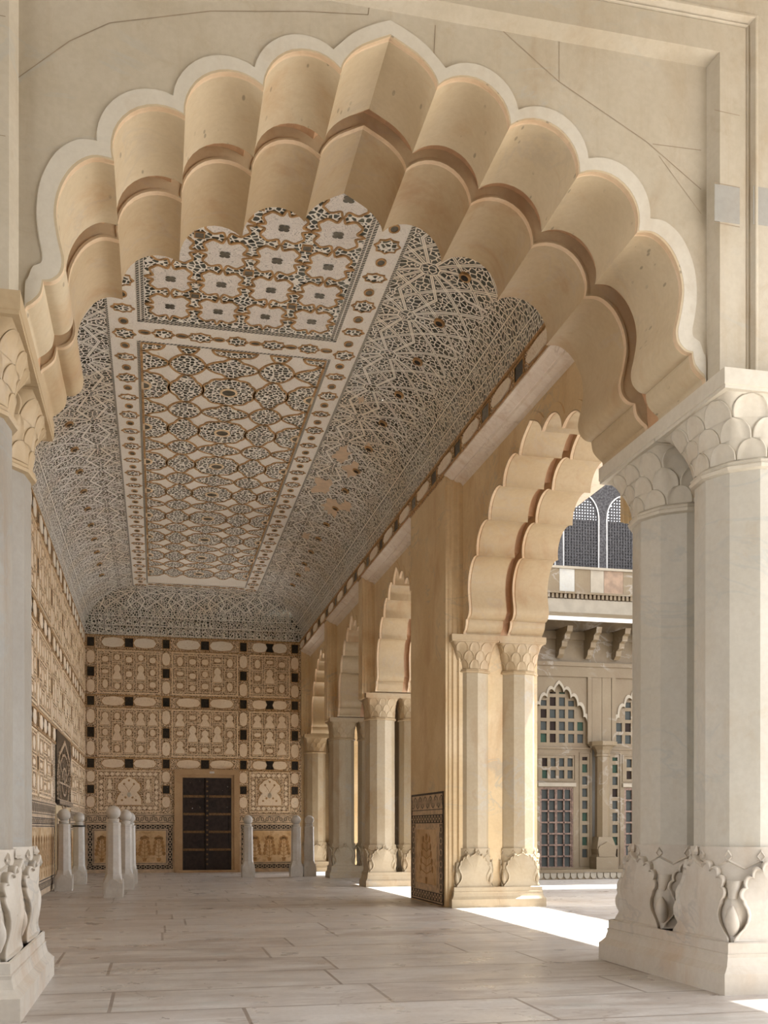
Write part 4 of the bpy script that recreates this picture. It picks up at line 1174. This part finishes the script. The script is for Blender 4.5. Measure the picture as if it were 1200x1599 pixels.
for bi, cx in enumerate((C1-BAY, C1, C1+BAY, C1+2*BAY)):
    # arch wall: spandrel with cusped opening
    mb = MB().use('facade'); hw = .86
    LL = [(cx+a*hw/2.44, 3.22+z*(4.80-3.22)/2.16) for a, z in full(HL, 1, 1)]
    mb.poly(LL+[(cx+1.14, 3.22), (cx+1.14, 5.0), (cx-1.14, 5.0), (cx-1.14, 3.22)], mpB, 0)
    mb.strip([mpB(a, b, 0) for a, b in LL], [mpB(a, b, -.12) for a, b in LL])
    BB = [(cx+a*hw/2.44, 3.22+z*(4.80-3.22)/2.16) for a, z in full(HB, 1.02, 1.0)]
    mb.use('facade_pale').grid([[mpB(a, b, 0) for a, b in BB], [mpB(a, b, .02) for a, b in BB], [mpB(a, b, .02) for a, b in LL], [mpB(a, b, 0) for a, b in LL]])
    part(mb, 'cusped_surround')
    # pierced window in arch: bars
    mb = MB().use('facade')
    px0 = cx-.86; nC = 7; pw = .245; vis = []
    def zarch(x):
        best = 0
        for i in range(len(LL)-1):
            (xa, za), (xb, zb_) = LL[i], LL[i+1]
            if (xa-x)*(xb-x) <= 0 and xa != xb: best = max(best, za+(zb_-za)*(x-xa)/(xb-xa))
        return best
    pitch = .305
    holes = []
    for ci in range(-3, 4):
        xc = cx+ci*pw+ (0.0)
        xs0, xs1 = xc-.08+pw/2, xc+.08+pw/2
        if ci == 3: continue
        for ri in range(5):
            z0 = 3.34+ri*pitch; z1 = z0+.22
            lim = min(zarch(xs0), zarch(xs1))-.05
            if z1 > lim: z1 = lim
            if z1-z0 > .04 and xs0 > cx-.75 and xs1 < cx+.75: holes.append((xs0, xs1, z0, z1))
    mb.poly(LL, mpB, -.09, [[(a, c_), (b, c_), (b, d_), (a, d_)] for a, b, c_, d_ in holes])
    for a, b, c_, d_ in holes: mb.strip([mpB(x, z, -.09) for x, z in ((a, c_), (b, c_), (b, d_), (a, d_), (a, c_))], [mpB(x, z, -.13) for x, z in ((a, c_), (b, c_), (b, d_), (a, d_), (a, c_))])
    wf_ = part(mb, 'arched_window')
    rr = random.Random(20+bi)
    for a, b, c_, d_ in holes:
        mb = MB().use(rr.choice(['pane']*6+['pane_green', 'pane_dark', 'pane_dark'])); mb.rect(a-.01, b+.01, c_-.01, d_+.01, mpB, -.14, -.125); part(mb, 'pane', wf_)
    # lower zone
    dx0, dx1 = cx-.47, cx+.42
    mb = MB().use('facade')
    X0, X1 = cx-.92, cx+.92
    zL, zU = gz+.25, 3.22
    hs = [(dx0, dx1, zL, 2.22)]
    for i in range(4):
        for j in range(2): hs.append((dx0+.06+i*.225, dx0+.20+i*.225, 2.44+j*.30, 2.65+j*.30))
    for xx in (cx+.66, cx-.80):
        for j in range(9):
            h_ = .21 if j < 8 else .09
            hs.append((xx, xx+.14, .46+j*.305, .46+j*.305+h_))
    outer = [(X0, zL), (X1, zL), (X1, zU), (X0, zU)]
    mb.poly(outer, mpB, -.08, [[(a, c_+.001), (b, c_+.001), (b, d_), (a, d_)] for a, b, c_, d_ in hs])
    for a, b, c_, d_ in hs: mb.strip([mpB(x, z, -.08) for x, z in ((a, c_), (b, c_), (b, d_), (a, d_), (a, c_))], [mpB(x, z, -.14) for x, z in ((a, c_), (b, c_), (b, d_), (a, d_), (a, c_))])
    mb.frame(X0, X1, zL, zU, .04, mpB, -.08, -.05); mb.frame(dx0-.06, dx1+.06, 2.38, 3.05, .025, mpB, -.08, -.06)
    for xx in (cx+.66, cx-.80): mb.frame(xx-.08, xx+.22, zL+.06, 3.10, .02, mpB, -.08, -.06)
    mb.use('facade_pale').rect(dx0-.06, dx1+.06, 2.24, 2.33, mpB, -.08, -.03)
    sc_ = part(mb, 'pierced_screen')
    for a, b, c_, d_ in hs[1:]:
        mb = MB().use(rr.choice(['pane']*5+['pane_green', 'pane_dark'])); mb.rect(a-.01, b+.01, c_-.01, d_+.01, mpB, -.15, -.125); part(mb, 'pane', sc_)
    # glazed double door
    mb = MB().use('oldwood'); nx, nz = 4, 7
    wd = (dx1-dx0)/2
    mb.frame(dx0, dx1, zL, 2.22, .03, mpB, -.16, -.09)
    for l in (0, 1):
        a0 = dx0+.03+l*(wd-.03); a1 = a0+wd-.035
        mb.frame(a0, a1, zL+.03, 2.19, .028, mpB, -.16, -.11)
        mb.rect((a0+a1)/2-.018, (a0+a1)/2+.018, zL+.05, 2.17, mpB, -.15, -.10)
        for j in range(1, 7): zz = zL+.03+(2.16-zL)*j/7; mb.rect(a0, a1, zz-.02, zz+.02, mpB, -.15, -.10)
    mb.use('pane').rect(dx0+.02, dx1-.02, zL+.02, 2.2, mpB, -.17, -.155)
    part(mb, 'glazed_door')
    # engaged column between bays
    ex = cx+1.14+.13
    ex = cx+BAY/2
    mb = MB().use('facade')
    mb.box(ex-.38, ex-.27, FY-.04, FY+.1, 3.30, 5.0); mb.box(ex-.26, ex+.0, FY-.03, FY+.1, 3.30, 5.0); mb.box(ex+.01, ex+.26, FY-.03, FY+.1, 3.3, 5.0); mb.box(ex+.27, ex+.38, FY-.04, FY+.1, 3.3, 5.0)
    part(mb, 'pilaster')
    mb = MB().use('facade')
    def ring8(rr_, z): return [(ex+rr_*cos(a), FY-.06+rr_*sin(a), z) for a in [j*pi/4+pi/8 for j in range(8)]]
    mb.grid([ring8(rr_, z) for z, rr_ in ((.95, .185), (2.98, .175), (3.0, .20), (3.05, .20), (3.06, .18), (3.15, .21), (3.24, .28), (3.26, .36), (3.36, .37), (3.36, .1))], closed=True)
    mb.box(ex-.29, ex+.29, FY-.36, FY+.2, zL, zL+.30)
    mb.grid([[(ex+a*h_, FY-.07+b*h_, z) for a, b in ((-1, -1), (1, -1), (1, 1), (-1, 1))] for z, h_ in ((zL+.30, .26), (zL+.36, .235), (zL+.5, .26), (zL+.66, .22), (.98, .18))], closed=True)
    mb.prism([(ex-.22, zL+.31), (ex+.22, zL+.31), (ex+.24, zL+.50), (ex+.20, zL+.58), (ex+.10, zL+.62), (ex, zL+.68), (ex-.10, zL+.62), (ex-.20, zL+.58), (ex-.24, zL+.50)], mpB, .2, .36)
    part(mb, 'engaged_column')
# ledge with scallops
mb = MB().use('facade'); mb.box(6, 19, FY-.42, FY+.4, gz+.17, gz+.25); mb.box(6, 19, FY-.38, FY+.4, gz, gz+.17)
x = 6.1
while x < 16:
    mb.use('facade_pale').prism([(x, gz+.165)]+[(x+.075+.075*cos(t), gz+.11+.085*-sin(t)) for t in [pi-i*pi/8 for i in range(9)]]+[(x+.15, gz+.165)], lambda a, b, c: (a, FY-.38-c, b), 0, .03)
    x += .175
part(mb, 'ledge')
# beams, brackets, eave, parapet
mb = MB().use('facade'); mb.box(6, 19, FY-.05, FY+.1, 4.98, 5.24); mb.box(6, 19, FY-.09, FY+.1, 5.24, 5.34); mb.box(6, 19, FY-.06, FY, 5.9, 6.1); part(mb, 'beam')
for k in range(9):
    x = 9.02+k*.76-.76
    mb = MB().use('facade')
    pts = [(0, 5.45), (.10, 5.42), (.22, 5.50), (.26, 5.62), (.40, 5.66), (.44, 5.78), (.58, 5.82), (.62, 5.93), (.74, 5.97), (.78, 6.10), (0, 6.14)]
    mpS = lambda a, b, c, x=x: (x+c, FY-a, b)
    mb.prism(pts, mpS, -.07, .07); mb.poly(pts, mpS, -.07)
    part(mb, 'bracket')
mb = MB().use('facade'); mb.grid([[(x, FY+.0, 6.50), (x, FY-1.0, 6.16), (x, FY-1.0, 6.24), (x, FY-.0, 6.62)] for x in (6, 19)]); part(mb, 'eave_underside')
mb = MB().use('whitewash'); mb.grid([[(x, FY-1.02, 6.17), (x, FY-1.04, 6.235), (x, FY-.92, 6.29)] for x in (6, 19)]); mb.use('facade').grid([[(x, FY-.92, 6.29), (x, FY, 6.64)] for x in (6, 19)]); part(mb, 'eave')
mb = MB().use('facade_pale'); mb.box(6, 19, FY-.3, FY+.2, 6.5, 6.86); mb.use('facade').box(6, 19, FY-.36, FY+.2, 6.98, 7.03)
x = 8.6
while x < 14: mb.use('facade').box(x, x+.06, FY-.34, FY+.1, 6.87, 6.98); x += .11
mb.use('oldwood').box(6, 19, FY-.25, FY+.2, 6.86, 6.98); part(mb, 'corbel_course')
cols_ = ['facade', 'facade_rust', 'facade', 'grey', 'facade', 'facade_pale', 'facade_rust', 'facade']; mb = MB(); x = 8.4; k = 0
while x < 14:
    wv = (.42, .36, .52, .40)[k % 4]; mb.use(cols_[k % 8]).box(x, x+wv-.008, FY-.30, FY+.2, 7.03, 7.60); x += wv; k += 1
mb.use('facade_pale').box(6, 19, FY-.34, FY+.25, 7.60, 7.66); part(mb, 'slab_course')
# dark parapet with arched jali
mb = MB().use('black_stone'); PY = FY+.05
mpJ = lambda a, b, c: (a, PY-c, b)
arch_x = [9.25, 10.42, 11.59, 12.76]
AH, AHW = 9.62, .46
def arl(cx): return [(cx+AHW, 7.74), (cx+AHW, 9.0)]+[(cx+AHW*cos(t), 9.0+.60*sin(t)) for t in [i*pi/16 for i in range(1, 16)]]+[(cx-AHW, 9.0), (cx-AHW, 7.74)]
outer = [(8.3, 7.66), (13.6, 7.66), (13.6, 9.95), (8.3, 9.95)]
mb.poly(outer, mpJ, 0, [arl(c) for c in arch_x]); mb.poly(outer, mpJ, -.12, [arl(c) for c in arch_x])
for c in arch_x:
    L_ = arl(c); mb.use('black_stone').strip([mpJ(a, b, 0) for a, b in L_], [mpJ(a, b, -.12) for a, b in L_])
    mb.use('whitewash').strip([mpJ(a, b, .004) for a, b in offset(L_, .03)], [mpJ(a, b, .004) for a, b in offset(L_, .0)])
par = part(mb, 'parapet')
for c in arch_x:
    mb = MB().use('black_stone'); x = c-AHW
    while x < c+AHW+.01: mb.box(x, x+.042, PY+.03, PY+.06, 7.70, 9.0+.60*sqrt(max(0, 1-((x-c)/AHW)**2))); x += .075
    z = 7.72
    while z < 9.6:
        hw_ = AHW if z < 9 else AHW*sqrt(max(0, 1-((z-9.0)/.60)**2)); mb.box(c-hw_, c+hw_, PY+.04, PY+.055, z, z+.042); z += .075
    part(mb, 'jali_screen', par)
mb = MB().use('black_stone'); mb.box(8.3, 13.6, PY+.5, PY+.8, 7.5, 9.12); part(mb, 'inner_parapet')

# ---------------------------------------------------------------- unseen canopy, added only to lay shade on the court floor
root = empty('shade_canopy', (13, 14, 0)); tag(root, 'tall unseen canopy on slender columns, added to shade the court east of the arcade', 'canopy')
for nm, (y0, y1) in (('shade_slab', (7.5, 20.0)), ('shade_slab', (21.6, 27.5))):
    mb = MB().use('facade'); mb.box(10.84, 17, y0, y1, 12.0, 12.25); local(mb, (13, 14, 0)); mb.build(nm, root)
for x in (11.1, 16.7):
    for y in (7.9, 19.2):
        mb = MB().use('facade'); mb.box(x-.2, x+.2, y-.2, y+.2, 0, 12); mb.box(x-.3, x+.3, y-.3, y+.3, 0, .5); mb.box(x-.35, x+.35, y-.35, y+.35, 11.6, 12); local(mb, (13, 14, 0)); mb.build('column', root)
mb = MB().use('facade')
for x in (11.1, 16.7): mb.box(x-.15, x+.15, 19, 27.4, 11.7, 12.0)
local(mb, (13, 14, 0)); mb.build('tie_beam', root)
